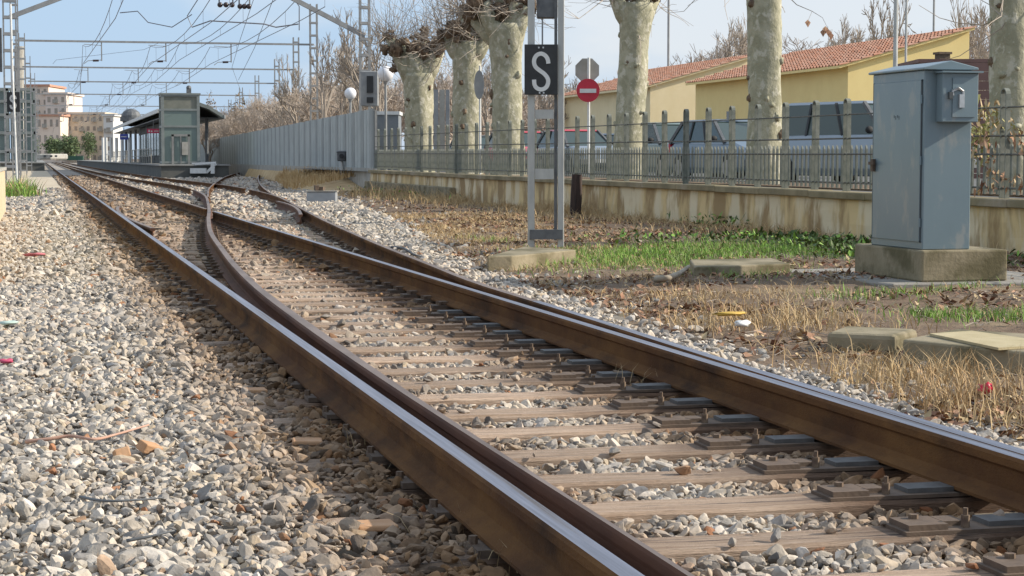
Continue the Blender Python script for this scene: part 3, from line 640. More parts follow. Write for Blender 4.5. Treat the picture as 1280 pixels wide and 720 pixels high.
while base_s+kk*pitch < S1-.1:
    s_ = base_s+kk*pitch; q = wp(s_, -.12, .655); p_ = link('tall_picket', HM, rail); p_.location = q-rail.location; p_.rotation_euler = (random.gauss(0, .004), random.gauss(0, .006), rzw)
    for j in range(1, 7):
        if s_+j*pitch/7 > S1-.1: break
        q = wp(s_+j*pitch/7, -.12, .70); p_ = link('short_picket', SM, rail); p_.location = q-rail.location; p_.rotation_euler = (0, random.gauss(0, .006), rzw)
    kk += 1
for z in (1.78, 1.43, 1.20, .78):
    mb = MB(); pa = [wp(S0+(S1-S0)*i/40, -.12 if z != 1.20 else -.108, z+.006*mnoise.noise(Vector((i*.9, z, 0)))) for i in range(41)]
    mb.tube(pa, .011 if z > 1.7 else .013, 5); part('rail', mb, M['fencerail'], rail, world=True)
# right end stretch behind the cabinet: overgrown with a dead climber
q = [wp(random.uniform(-6.5, -2.2), -.14+random.gauss(0, .05), random.uniform(.70, 1.85)) for _ in range(3800)]
pp = np.array([tuple(a) for a in q]); fq = np.array([mnoise.noise(Vector((a[1]*1.6, a[2]*2.6, 3))) for a in pp]); kp = fq > -.02; pp = pp[kp & (np.arange(len(pp)) % 2 == 0)]
o = leaves('climber', pp, rng.uniform(.02, .045, len(pp)), [M['leafdry'], M['straw2'], M['weedyellow']], np.where(pp[:, 2] > 1.45, rng.choice([1, 2, 1], len(pp)), rng.choice([0, 0, 1], len(pp))), 1.2)
tag(o, 'dead brown climbing plant tangled in the railing right of the grey cabinet', 'climbing plant', kind='stuff')

# ------------------------------------------------------------------ car park behind the wall
GZ = .60
mb = MB(); mb.add([wp(-60, -.26, GZ-.06*.0), wp(60, -.26, GZ), Vector((400, 110, GZ+.3)), Vector((400, -60, GZ+.3))], [(0, 3, 2, 1)])
for i, v_ in enumerate(mb.v): mb.v[i] = (v_[0], v_[1], GZ+(0.1 if i in (1,) else 0))
struct('car_park', mb, M['asphalt'])
mb = MB(); mb.box((13.0, 42, GZ-.1), (1.9, 60, .36)); o = struct('planting_strip', mb, M['soil'])

# ------------------------------------------------------------------ plane trees
def branch(mb, p, d, L_, r0, r1, n=4, wob=.25, sides=5, up=0.0, mi=0, rnd=random):
    pts = [Vector(p)]; d = Vector(d).normalized()
    for i in range(n):
        d = (d+Vector((rnd.gauss(0, wob), rnd.gauss(0, wob), rnd.gauss(0, wob)+up))).normalized(); pts.append(pts[-1]+d*L_/n)
    mb.tube(pts, [max(.004, r0+(r1-r0)*i/n) for i in range(n+1)], sides, mi, cap=False); return pts, d
def plane_tree(u, v_base, D, w_px, top, label, knobs, lean=(0, 0), shoots=90, flare=1.25):
    """pollarded plane; top = (u,v) of the trunk head, knobs = pixel positions of pollard knots"""
    b = P(u, v_base, D); b.z = GZ-.02; t = P(top[0], top[1], D); rad = w_px*D/F/2
    tr = thing('plane_tree', label, 'tree', b, 0, 'pollarded plane trees behind the railing')
    n = 26; sides = 22; vs = []
    for i in range(n+1):
        f_ = i/n; c = b.lerp(t, f_); rr = rad*(1+.30*math.exp(-f_*9)-.02*f_+(flare-1)*max(0, f_-.72)/.28)
        for j in range(sides):
            a = 2*math.pi*j/sides; nn = mnoise.noise(Vector((math.cos(a)*1.3+u, math.sin(a)*1.3, f_*5)))*.14+mnoise.noise(Vector((math.cos(a)*3+u, math.sin(a)*3, f_*18)))*.06
            vs.append(c+Vector((math.cos(a), math.sin(a), 0))*rr*(1+nn))
    fs = [(i*sides+j, i*sides+(j+1) % sides, (i+1)*sides+(j+1) % sides, (i+1)*sides+j) for i in range(n) for j in range(sides)]+[tuple(n*sides+j for j in range(sides))]
    mb = MB(); mb.add(vs, fs); tk_ = part('trunk', mb, M['bark'], tr, smooth=True, world=True)
    for q in range(9):          # healed branch scars and burls on the trunk
        f_ = random.uniform(.1, .97); a = random.uniform(math.pi*.75, math.pi*1.9); c = b.lerp(t, f_)+Vector((math.cos(a), math.sin(a), 0))*rad*.97; bm_ = MB()
        bm_.sphere(c, rad*random.uniform(.10, .24), 9, 6, sq=(1, 1, random.uniform(.7, 1.5)), jit=.7, seed=q+u)
        me_ = bm_.mesh('burl', M['knot'] if random.random() < .45 else M['bark'], True, Vector(tr.location)); link('burl', me_, tk_)
    sm = MB()
    for (ku, kv, kr) in knobs:
        c = P(ku, kv, D+random.uniform(-.35, .35)); r_ = kr*D/F
        mb = MB(); a0 = b.lerp(t, .86)
        if (c-t).length > r_*1.3: mb.tube([a0, a0.lerp(c, .5)+Vector((0, 0, -.1)), c], [rad*.75, rad*.6, r_*.7], 8, 1)
        for q in range(11):
            e = c+Vector((random.gauss(0, .55), random.gauss(0, .55), random.gauss(0, .40)))*r_
            mb.sphere(e, r_*random.uniform(.25, .58), 10, 7, 0, sq=(1, 1, random.uniform(.7, 1.3)), jit=.9, seed=ku+q)
        part('pollard_knot', mb, [M['knot'], M['bark']], tr, smooth=True, world=True)
        for q in range(int(shoots/len(knobs))):
            d = Vector((random.gauss(0, .9), random.gauss(0, .9), random.gauss(.40, .6))).normalized(); st = c+d*r_*.7
            L_ = random.uniform(.7, 2.4); r0 = random.uniform(.008, .017)
            pts, dd = branch(sm, st, d, L_, r0, .004, 6, .27, 3, .14)
            for qq in range(2):
                if random.random() < .6: branch(sm, pts[random.randint(1, 4)], (dd+Vector((random.gauss(0, .7), random.gauss(0, .7), random.gauss(0, .5)))), L_*.45, r0*.6, .002, 3, .3, 3, .05)
    part('shoots', sm, M['twig'], tr, world=True); return tr
plane_tree(957, 226, 34.9, 43, (955, -60), 'straight pale plane trunk between the big silver car and the yellow wall', [(950, -66, 16), (975, -72, 14), (935, -74, 13)], shoots=100, flare=1.1)
plane_tree(783, 221, 42.7, 37, (795, 4), 'leaning plane tree just right of the round no entry sign', [(775, 4, 12), (797, -6, 12), (819, -4, 10), (764, -14, 10), (808, -26, 12)], shoots=130, flare=1.15)
plane_tree(636, 216, 52.9, 38, (632, 30), 'plane tree directly left of the S board posts', [(618, 8, 15), (603, 4, 15), (645, 2, 15), (590, 18, 13), (660, 8, 10), (628, -18, 14), (634, 14, 12)], shoots=190, flare=1.3)
plane_tree(583, 210, 57.9, 35, (584, 52), 'second plane tree from the signal mast with a wide brown knotted head', [(570, 38, 15), (597, 28, 17), (556, 44, 10), (611, 46, 9), (583, 14, 13), (583, 44, 13)], shoots=210, flare=1.1)
plane_tree(523, 207, 64.8, 35, (524, 92), 'short plane tree nearest the signal mast with knotted fists', [(498, 58, 13), (518, 64, 15), (486, 46, 7), (540, 66, 12), (500, 80, 8), (554, 52, 8), (528, 52, 11)], shoots=210, flare=1.1)
plane_tree(1266, 232, 26.4, 52, (1262, -60), 'thick plane trunk at the right edge behind the grey cabinet', [(1262, -66, 20), (1290, -60, 16)], shoots=60, flare=1.1)
# twig with dead leaves hanging into view between the two right hand trunks
tw = thing('hanging_twig', 'thin twig with dead leaves hanging near the trunk before the red roof', 'twig', P(985, -12, 34.5))
mb = MB(); a = [P(975, -14, 34.5), P(996, 6, 34.5), P(1015, 14, 34.4), P(1028, 22, 34.3), P(1036, 38, 34.3)]; mb.tube(a, [.012, .009, .007, .005, .003], 4); mb.tube([a[2], P(1010, 26, 34.4)], .004, 3)
part('stem', mb, M['twig'], tw, world=True)
for (uu, vv) in ((1036, 40), (1032, 36), (1039, 44), (1010, 28), (1029, 40)):
    mb = MB(); c = P(uu, vv, 34.3); mb.add([c+Vector((-.06, 0, 0)), c+Vector((0, .01, .05)), c+Vector((.06, .02, 0)), c+Vector((0, 0, -.09))], [(0, 1, 3), (1, 2, 3)]); part('leaf', mb, M['leafdry'], tw, world=True)

# ------------------------------------------------------------------ bare background trees
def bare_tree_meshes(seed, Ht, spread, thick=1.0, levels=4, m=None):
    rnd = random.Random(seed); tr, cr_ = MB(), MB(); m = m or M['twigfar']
    def rec(p, d, L_, r, lv):
        mb = tr if lv >= levels-1 else cr_
        pts, dd = branch(mb, p, d, L_, r, r*.6, 4, .13, 5 if lv > 1 else 3, .06, 0, rnd)
        if lv == 0: return
        for i in range(rnd.randint(3, 4) if lv > 1 else 4):
            nd = (dd+Vector((rnd.gauss(0, spread), rnd.gauss(0, spread), rnd.gauss(.15, .35)))).normalized()
            rec(pts[rnd.choice([2, 3, 4, 4])], nd, L_*rnd.uniform(.55, .8), max(.016*thick, r*.55), lv-1)
    rec(Vector((0, 0, 0)), Vector((0, 0, 1)), Ht*.34, Ht*.018*thick, levels)
    return tr.mesh('trunk', m), cr_.mesh('crown', m)
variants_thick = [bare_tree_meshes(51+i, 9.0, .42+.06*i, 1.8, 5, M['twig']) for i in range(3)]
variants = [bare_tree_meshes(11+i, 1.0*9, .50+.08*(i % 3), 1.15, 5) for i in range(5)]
def bare(u, v, D, hpx, label, var=0, wid=1.0):
    base = P(u, v, D); base.z = GZ if base.x > 11 else -.05; s = (hpx*D/F+ (0))/6.6; wid = wid*.62
    t = thing('bare_tree', label, 'tree', base, random.uniform(0, 6.28), 'leafless trees behind the fences'); t.scale = (s*wid, s*wid, s)
    vv = variants_thick[var % 3] if D <= 140 else variants[var]
    link('trunk', vv[0], t); link('crown', vv[1], t); return t
k = 0
for (u, D, h, wd, lab) in (
    (428, 92, 135, 1.1, 'leafless tree with pale forked trunk left of the signal mast'),
    (404, 100, 150, .9, 'tall leafless tree between the two nearest lattice masts'), (446, 88, 110, 1.0, 'leafless tree directly behind the nearer globe lamp'),
    (372, 125, 110, .9, 'leafless tree behind the second lattice mast'), (352, 135, 78, 1.2, 'bushy leafless tree over the middle of the palisade'),
    (330, 150, 68, 1.2, 'leafless tree right of the pair of brown crowns'), (306, 165, 64, 1.2, 'leafless tree between the brown crowns behind the palisade'),
    (285, 175, 60, 1.3, 'leafless tree third from the lift tower'), (268, 185, 58, 1.3, 'leafless tree second from the lift tower'), (254, 195, 56, 1.3, 'leafless tree closest to the glass lift tower'),
    (475, 84, 160, 1.0, 'leafless tree between signal mast and first plane tree'), (548, 90, 120, 1.1, 'leafless tree in the gap between first and second plane trees'),
    (612, 95, 110, 1.1, 'leafless tree seen between second and third plane trees'), (672, 110, 110, 1.2, 'leafless tree seen through the S board posts'),
    (712, 120, 100, 1.1, 'leafless tree just left of the no entry sign'), (752, 125, 95, 1.0, 'leafless tree just right of the no entry sign'),
    (900, 105, 165, .7, 'leafless tree rising behind the ridge of the farther yellow building'), (925, 110, 150, .8, 'leafless tree beside the trunk above the farther roof'),
    (1088, 80, 190, .7, 'leafless tree over the ridge of the nearer red roof'), (1040, 95, 170, .8, 'leafless tree behind the left end of the nearer roof'), (1225, 75, 185, .6, 'leafless tree over the right end of the nearer roof'),
    (694, 90, 90, 1.1, 'low leafless tree behind the parked red car')):
    bare(u, 198, D, h, lab, k % 5, wd); k += 1
# the bare wood beyond the fences reads as one mass
wood_shapes = bpy.data.collections.new('tree_shapes')
for i in range(4):
    for me in variants[i]: pass
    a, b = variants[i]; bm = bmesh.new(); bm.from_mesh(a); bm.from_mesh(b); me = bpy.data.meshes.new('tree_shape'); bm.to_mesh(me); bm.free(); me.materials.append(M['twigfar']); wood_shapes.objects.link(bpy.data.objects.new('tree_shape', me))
wp_, ws_ = [], []
for (u0, u1, d0, d1, vt0, vt1, n) in ((248, 400, 150, 230, 158, 128, 70), (380, 480, 105, 170, 128, 100, 30), (540, 800, 130, 210, 140, 118, 60), (470, 620, 100, 140, 118, 95, 16), (870, 1260, 110, 150, 70, 30, 16)):
    for i in range(n):
        f_ = random.random(); u = u0+(u1-u0)*f_; D = random.uniform(d0, d1); vt = vt0+(vt1-vt0)*f_+random.gauss(0, 8); q = P(u, 198, D); hgt = H+(198-vt)*D/F
        wp_.append((q.x, q.y, .3)); k_ = hgt/8.2; ws_.append((k_*random.uniform(.9, 1.5), k_*random.uniform(.9, 1.5), k_))
wp_ = np.array(wp_); o = scatter('bare_woodland', wp_, np.array(ws_), np.stack([np.zeros(len(wp_)), np.zeros(len(wp_)), rng.uniform(0, 6.28, len(wp_))], 1), rng.integers(0, 4, len(wp_)), wood_shapes)
tag(o, 'hazy mass of leafless brown trees behind the palisade and car park', 'woodland', kind='stuff')
# brown evergreen crowns (dried cypress like) by the palisade
M['browncrown'] = mat('brown_foliage', (.22, .15, .08), (.14, .11, .06), .8, .95, coord='World', c3=(.30, .21, .12), s3=.5)
M['hedge'] = mat('dark_green_foliage', (.09, .13, .06), (.15, .19, .09), .5, .95, coord='World')
def foliage_crown(name, c, rx, rz_, n, m, size, parent):
    d = rng.normal(0, 1, (n, 3)); d /= np.linalg.norm(d, axis=1)[:, None]; rr = rng.random(n)**.45
    nn = np.array([1+.5*mnoise.noise(Vector(tuple(a*1.7+c.x))) for a in d]); pos = d*(rr*nn)[:, None]*np.array([rx, rx, rz_])+np.array([c.x, c.y, c.z])
    a = rng.normal(0, 1, (n, 3))*size; b = rng.normal(0, 1, (n, 3))*size
    V = np.stack([pos-a, pos+b, pos+a*.8], 1).reshape(-1, 3)-np.array(parent.location); Fc = np.arange(3*n).reshape(n, 3)
    return link(name, tri_mesh(name, V, Fc, m), parent)
def leafy_tree(u, vb, D, wpx, hpx, label, m, n=1600, cat='tree', name='tree', group=None):
    base = P(u, vb, D); t = thing(name, label, cat, base, 0, group); top = hpx*D/F; r = wpx*D/F/2
    mb = MB(); mb.tube([base, base+Vector((0, 0, top*.5))], [r*.12, r*.07], 6); part('trunk', mb, M['twigfar'], t, world=True)
    foliage_crown('crown', base+Vector((0, 0, top*.58)), r, top*.46, n, m, r*.09, t); return t
for (u, D, wp_, hp, lab) in ((262, 190, 20, 82, 'brown rounded tree crown nearest the glass lift tower'), (297, 180, 26, 76, 'brown tree crown between lift tower and the far lattice masts'), (395, 118, 34, 86, 'brown rounded crown behind the twin lattice masts'), (327, 170, 22, 62, 'small brown crown beside the third lattice mast')):
    leafy_tree(u, 203, D, wp_, hp, lab, M['browncrown'], 1500, group='brown crowned trees behind the palisade')
for (u, D, wp_, hp, lab) in ((68, 420, 26, 28, 'dark green tree beneath the cream apartment block, leftmost'), (86, 400, 30, 30, 'dark green tree beneath the cream apartment block, rightmost'), (112, 430, 20, 34, 'grey green tree in front of the low apartment block'), (44, 380, 12, 30, 'dark green tree beside the left station building')):
    leafy_tree(u, 200, D, wp_, hp, lab, M['hedge'], 1300, group='green trees beyond the platforms')

# ------------------------------------------------------------------ yellow buildings
def yellow_building(x0, x1, y0, y1, zl, zh, label, wallm, door=None, zg=GZ):
    t = thing('yellow_building', label, 'building', (x0, y0, zg))
    mb = MB(); vs = [(x0, y0, zg), (x1, y0, zg), (x1, y1, zg), (x0, y1, zg), (x0, y0, zl), (x1, y0, zh), (x1, y1, zh), (x0, y1, zl)]
    mb.add(vs, [(0, 1, 5, 4), (1, 2, 6, 5), (2, 3, 7, 6), (3, 0, 4, 7), (4, 5, 6, 7)]); part('wall', mb, wallm, t, world=True)
    # tiled roof: half round ribs running down the slope, in overlapping rows
    ov = .35; L_ = math.hypot(x1-x0+ov*2, zh-zl); sl_ = (zh-zl)/(x1-x0); rows = 12; cols = int((y1-y0+.5)/.25); ya = y0-.2
    mb = MB()
    prof = [(-.5, .02), (-.25, .0), (-.2, .06), (-.1, .10), (0, .115), (.1, .10), (.2, .06), (.25, .0), (.5, .02)]
    for r_ in range(rows):
        xa = x0-ov+(x1-x0+ov*1.4)*r_/rows; xb = x0-ov+(x1-x0+ov*1.4)*(r_+1)/rows+.03; vs = []; pts = []
        for c in range(cols):
            for (a, h_) in prof[:-1]: pts.append((ya+(c+.5+a)*.25, h_*.62))
        pts.append((ya+cols*.25, .01))
        for (yy, hh_) in pts:
            jz = .008*mnoise.noise(Vector((yy*2, r_*3.1, 0)))
            vs += [(xa, yy, zl+sl_*(xa-x0)+hh_+.09+jz), (xb, yy, zl+sl_*(xb-x0)+hh_*.75+.055+jz)]
        n = len(pts); mb.add(vs, [(2*i, 2*i+2, 2*i+3, 2*i+1)[::-1] for i in range(n-1)]+[(2*i, 2*i+2, 2*i+2, 2*i) for i in []])
    rf = part('roof', mb, M['terracotta'], t, world=True, kind='stuff')
    mb = MB(); q = [(x0-ov, zl-sl_*ov), (x1+.1, zh+sl_*.1), (x1+.1, zh+sl_*.1+.08), (x0-ov, zl-sl_*ov+.08)]
    mb.prism(q, y0-.16, y1+.16, 'y'); part('roof_deck', mb, wallm, t, world=True)
    return t
yb = yellow_building(24.4, 28.5, 55.7, 70, 4.02, 5.15, 'nearer yellow building with single pitch red tiled roof', M['yellow'])
mb = MB(); mb.box((26.6, 55.66, 1.7), (1.0, .08, 2.1)); part('door', mb, M['plate'], yb, world=True)
yb2 = yellow_building(24.0, 28.5, 74.4, 88, 4.04, 5.3, 'farther pale yellow building with red tiled roof behind the leaning plane tree', M['yellow2'])
mb = MB(); mb.box((24.1, 71.9, 1.9), (.1, 2.4, .9)); part('window', mb, M['glassdark'], yb2, world=True)
mb = MB(); mb.box((24.0, 60, 1.7), (.8, .06, 1.2)); mb = MB(); mb.box((24.36, 66.0, 2.3), (.08, .7, 1.1)); part('window', mb, M['glassdark'], yb, world=True)
cg = thing('chimney', 'small dark roof box beside the nearer yellow gable', 'chimney', P(1178, 80, 52)); mb = MB(); c = P(1178, 76, 52); mb.box(c, (.30, .30, .36)); mb.box(c+Vector((0, 0, .20)), (.38, .38, .06)); part('box', mb, M['plate'], cg, world=True)
# brown corrugated shed right of the gable
M['brownshed'] = mat('red_brown_sheet', (.20, .11, .09), (.16, .085, .07), 2, .7)
sh = thing('metal_shed', 'red brown corrugated shed between the yellow gable and right trunk', 'shed', P(1200, 198, 46)); a = P(1150, 78, 46); b = P(1300, 78, 46)
for k_ in range(14):
    z1 = a.z-.0-k_*.22; mb = MB(); d = (b-a); mb.box(((a.x+b.x)/2, (a.y+b.y)/2, z1-.11), (d.length, .12 if k_ % 2 else .09, .205), math.atan2(d.y, d.x)); part('cladding_board', mb, M['brownshed'], sh, world=True)
mb = MB(); mb.box(((a.x+b.x)/2+.4, (a.y+b.y)/2+1.2, a.z+.04), ((b-a).length+.3, 2.6, .08), math.atan2(b.y-a.y, b.x-a.x)); part('roof', mb, M['brownshed'], sh, world=True)
# bushes behind the railing at the right
for (u, D, wp_, hp, lab) in ((1235, 33, 60, 60, 'yellowish green bush behind the railing right of the cabinet'), (1285, 31, 60, 66, 'yellowish green bush at the right edge behind the railing')):
    leafy_tree(u, 215, D, wp_, hp, lab, M['weedyellow'], 700, 'bush', 'bush')

# ------------------------------------------------------------------ parked cars
def car(label, paint, loc, rz, kind='hatch', glass=None):
    t = thing('parked_car', label, 'car', loc, rz, 'cars parked behind the railing'); glass = glass or M['glassgreen']
    if kind == 'mpv': L_, W, belt, roof, cowl, hood = 4.4, 1.80, 1.02, 1.66, 1.35, .92
    else: L_, W, belt, roof, cowl, hood = 4.0, 1.70, .93, 1.46, .95, .86
    h = L_/2
    st = [(-h, .45, .72, .78), (-h+.06, .28, belt-.08, .92), (-h+.35, .20, belt, .98), (-.8, .18, belt, 1), (0, .18, belt, 1), (cowl-.25, .18, belt, 1), (cowl, .18, belt-.02, 1), (cowl+.25, .19, (belt+hood)/2+.03, .99), (h-.55, .20, hood, .97), (h-.2, .24, hood-.10, .92), (h-.03, .32, hood-.28, .82), (h, .40, .55, .74)]
    mb = MB(); vs = []
    for (y, zb, zt, wf) in st:
        w2 = W/2*wf; vs += [(-w2*.94, y, zb), (-w2, y, zb+.18*(zt-zb)), (-w2, y, zb+.62*(zt-zb)), (-w2*.95, y, zt-.05), (-w2*.84, y, zt), (w2*.84, y, zt), (w2*.95, y, zt-.05), (w2, y, zb+.62*(zt-zb)), (w2, y, zb+.18*(zt-zb)), (w2*.94, y, zb)]
    n = 10; fs = []
    for i in range(len(st)-1):
        for j in range(n): fs.append((i*n+j, i*n+(j+1) % n, (i+1)*n+(j+1) % n, (i+1)*n+j))
    fs += [tuple(range(n-1, -1, -1)), tuple((len(st)-1)*n+j for j in range(n))]; mb.add(vs, [tuple(reversed(f)) for f in fs]); part('body', mb, paint, t, smooth=False, bevel=.03, seg=2)
    yb_, yt0, yt1 = -h+.10, -h+.48, cowl-.85 if kind != 'mpv' else cowl-.75; bw, tw_ = W/2*.90, W/2*.70
    def gv(zz, f): # greenhouse outline at height fraction f
        return [(-(bw+(tw_-bw)*f), yb_+(yt0-yb_)*f), ((bw+(tw_-bw)*f), yb_+(yt0-yb_)*f), ((bw+(tw_-bw)*f), cowl+(yt1-cowl)*f), (-(bw+(tw_-bw)*f), cowl+(yt1-cowl)*f)]
    lo = gv(0, 0); hi = gv(0, 1); mb = MB(); mb.add([(x, y, belt-.03) for x, y in lo]+[(x, y, roof-.05) for x, y in hi], [(0, 1, 5, 4), (1, 2, 6, 5), (2, 3, 7, 6), (3, 0, 4, 7)])
    part('windows', mb, glass, t)
    mb = MB(); e = .03; zt = roof; mb.add([(x*(1+e), y+(-.06 if y < 0 and i < 2 else .06), roof-.06) for i, (x, y) in enumerate(hi)]+[(x*.90, y*.92, zt) for x, y in hi], [(0, 3, 2, 1), (4, 5, 6, 7), (0, 1, 5, 4), (1, 2, 6, 5), (2, 3, 7, 6), (3, 0, 4, 7)])
    part('roof', mb, paint, t, bevel=.03, seg=2)
    mb = MB()
    for i in range(4):
        a = Vector((lo[i][0]*1.005, lo[i][1], belt-.04)); b = Vector((hi[i][0]*1.01, hi[i][1], roof-.04)); mb.bar(a, b, .07); part('pillar', mb, M['postdark'], t); mb = MB()
    for f in (.36, .66):
        for sx in (-1, 1):
            yl = yb_+(cowl-yb_)*f; yh = yt0+(yt1-yt0)*f; mb = MB(); mb.bar((sx*bw*1.005, yl, belt-.04), (sx*tw_*1.01, yh, roof-.04), .05); part('pillar', mb, M['black'], t)
    for sx in (-1, 1):
        for y in (-h+.75, h-.80):
            wh = MB(); wh.tube([(sx*(W/2-.20), y, .31), (sx*(W/2+.005), y, .31)], .31, 18); wo = part('wheel', wh, M['tyre'], t)
            rm = MB(); rm.tube([(sx*(W/2-.05), y, .31), (sx*(W/2+.015), y, .31)], .19, 12); part('rim', rm, M['rim'], wo)
            ar = MB(); ar.tube([(sx*(W/2-.10), y+.37*math.cos(a), .33+.37*math.sin(a)) for a in [math.pi*k_/8 for k_ in range(9)]], .05, 6); part('wheel_arch', ar, M['tyre'], t)
        hl = MB(); hl.sphere((sx*W*.36, h-.14, .66), .14, 8, 6, sq=(1.1, .7, .7)); part('headlight', hl, M['rim'], t, smooth=True)
        tl = MB(); tl.box((sx*W*.41, -h+.06, .82), (.14, .10, .30)); part('tail_light', tl, M['red'], t)
        mr = MB(); mr.sphere((sx*(W/2+.08), cowl-.25, belt+.06), .10, 8, 6, sq=(1, .6, .75)); part('wing_mirror', mr, M['tyre'], t, smooth=True)
    bp = MB(); bp.box((0, h-.06, .42), (W*.9, .16, .20)); part('bumper', bp, M['postdark'], t, bevel=.03)
    np_ = MB(); np_.box((0, h+.025, .45), (.50, .02, .11)); part('number_plate', np_, M['white'], t)
    return t
silver = mat('silver_paint', (.30, .34, .38), rough=.3, metal=.4); blue = mat('grey_blue_paint', (.20, .25, .30), rough=.3, metal=.4)
grn = mat('pale_green_grey_paint', (.24, .30, .29), rough=.3, metal=.3); redp = mat('faded_red_paint', (.50, .08, .11), rough=.35); dark = mat('dark_grey_paint', (.06, .07, .075), rough=.3); whitep = mat('white_car_paint', (.70, .72, .74), rough=.3)
def carat(u, D, **k_): q = P(u, 198, D); return Vector((q.x, q.y, GZ+.01))
car('big silver people carrier seen between the nearest plane trunk and grey cabinet', silver, carat(1082, 38.5), R(200), 'mpv')
car('grey blue car just left of the nearest plane trunk', blue, carat(918, 46), R(188))
car('pale silver hatchback right of the leaning plane tree', grn, carat(842, 50), R(184))
cpk = car('silver car with a pinkish roof behind the no entry sign', silver, carat(724, 62), R(186))
for ch in cpk.children:
    if ch.name.startswith('roof'): ch.data.materials[0] = redp
car('faded red car seen between the two S board posts', redp, carat(655, 66), R(186))
car('silver car partly hidden behind the faded red one', silver, carat(752, 72), R(186))
car('dark grey car seen between second and third plane trees', dark, carat(604, 78), R(190))


# ------------------------------------------------------------------ road signs and lamp posts behind
def pole(mb, a, b, r, n=8): mb.tube([a, b], r, n)
ns = thing('road_sign', 'round red no entry sign with white bar on white pole', 'road sign', Vector((*P(736, 198, 47).xy, GZ)))
f3 = (P(736, 113, 47)-Vector((*P(736, 113, 46).xy, P(736, 113, 47).z))).normalized(); side = Vector((f3.y, -f3.x, 0))
def facing_disc(mb, c, r, n, thick, off=0, rot=0, mi=0, sxy=(1, 1)):
    c = c-f3*off; ring = lambda k_: [c-f3*k_+side*math.cos(a)*r*sxy[0]+Vector((0, 0, math.sin(a)*r*sxy[1])) for a in [2*math.pi*i/n+rot for i in range(n)]]
    mb.add(ring(0)+ring(thick), [tuple(range(n-1, -1, -1)), tuple(range(n, 2*n))]+[(i, (i+1) % n, n+(i+1) % n, n+i) for i in range(n)], mi)
mb = MB(); c = P(736, 72, 47.03); pole(mb, Vector((c.x, c.y, GZ)), c, .035); part('pole', mb, M['white'], ns, world=True)
mb = MB(); facing_disc(mb, P(735, 113, 46.9), 14.5*47/F, 28, .03); part('sign_disc', mb, M['red'], ns, world=True)
mb = MB(); c = P(735, 113.5, 46.82); mb.box(c, (.40, .012, .10), math.atan2(side.y, side.x)); part('bar', mb, M['white'], ns, world=True)
o8 = MB(); facing_disc(o8, P(734, 88, 47.15), 16*47/F, 8, .02, 0, R(22.5)); part('stop_sign_back', o8, M['kerb'], ns, world=True)['label'] = 'grey back of an octagonal sign'
rs = thing('road_sign', 'narrow grey sign seen edge on beside the second plane trunk', 'road sign', Vector((*P(600, 198, 56).xy, GZ)))
mb = MB(); c = P(600, 82, 56); pole(mb, Vector((c.x, c.y, GZ)), c, .035); part('pole', mb, M['white'], rs, world=True)
mb = MB(); facing_disc(mb, P(599, 106, 55.9), 18*56/F, 20, .03, sxy=(.35, 1)); part('sign_disc', mb, M['mast'], rs, world=True)
def lamp_pole(u, vt, D, r, label, m=M['post'], grp=None, arm=False):
    t = thing('lamp_post', label, 'lamp post', Vector((*P(u, 198, D).xy, GZ)), 0, grp); c = P(u, vt, D); mb = MB(); pole(mb, Vector((c.x, c.y, GZ)), c, r, 10); part('pole', mb, m, t, world=True)
    mb = MB(); mb.tube([c, c+Vector((-.4, 0, .15)), c+Vector((-1.2, 0, .2))], r*.6, 6); part('arm', mb, m, t, world=True)
    mb = MB(); mb.sphere(c+Vector((-1.4, 0, .2)), .25, 8, 6, sq=(1.2, .5, .35)); part('lamp_head', mb, m, t, smooth=True, world=True); return t
lamp_pole(1121, -60, 46, .055, 'thick grey lamp post just left behind the cabinet'); lamp_pole(1133.5, -20, 48, .03, 'thin pale pole right beside the thick grey lamp post')
lamp_pole(836, -25, 90, .055, 'thin distant lamp post above the farther yellow roof', M['mast']); lamp_pole(1168, -25, 90, .05, 'thin distant lamp post above the right gable', M['mast'])
for (u, v, r_, D, vb, lab) in ((438, 117, 7.5, 76, 150, 'lower white globe lamp left of the signal mast'), (482, 92, 10, 68, 152, 'higher white globe lamp right of the signal mast')):
    t = thing('globe_lamp', lab, 'street lamp', Vector((*P(u, 198, D).xy, .3)), 0, 'white globe street lamps'); c = P(u, v, D)
    mb = MB(); pole(mb, Vector((c.x, c.y, .3)), c+Vector((0, 0, -r_*D/F)), .045); mb.tube([c+Vector((0, 0, -r_*D/F-.1)), c+Vector((0, 0, -r_*D/F+.06))], [.05, .12], 10); part('pole', mb, M['mast'], t, world=True)
    mb = MB(); mb.sphere(c, r_*D/F, 20, 14); part('globe', mb, M['lampwhite'], t, smooth=True, world=True)
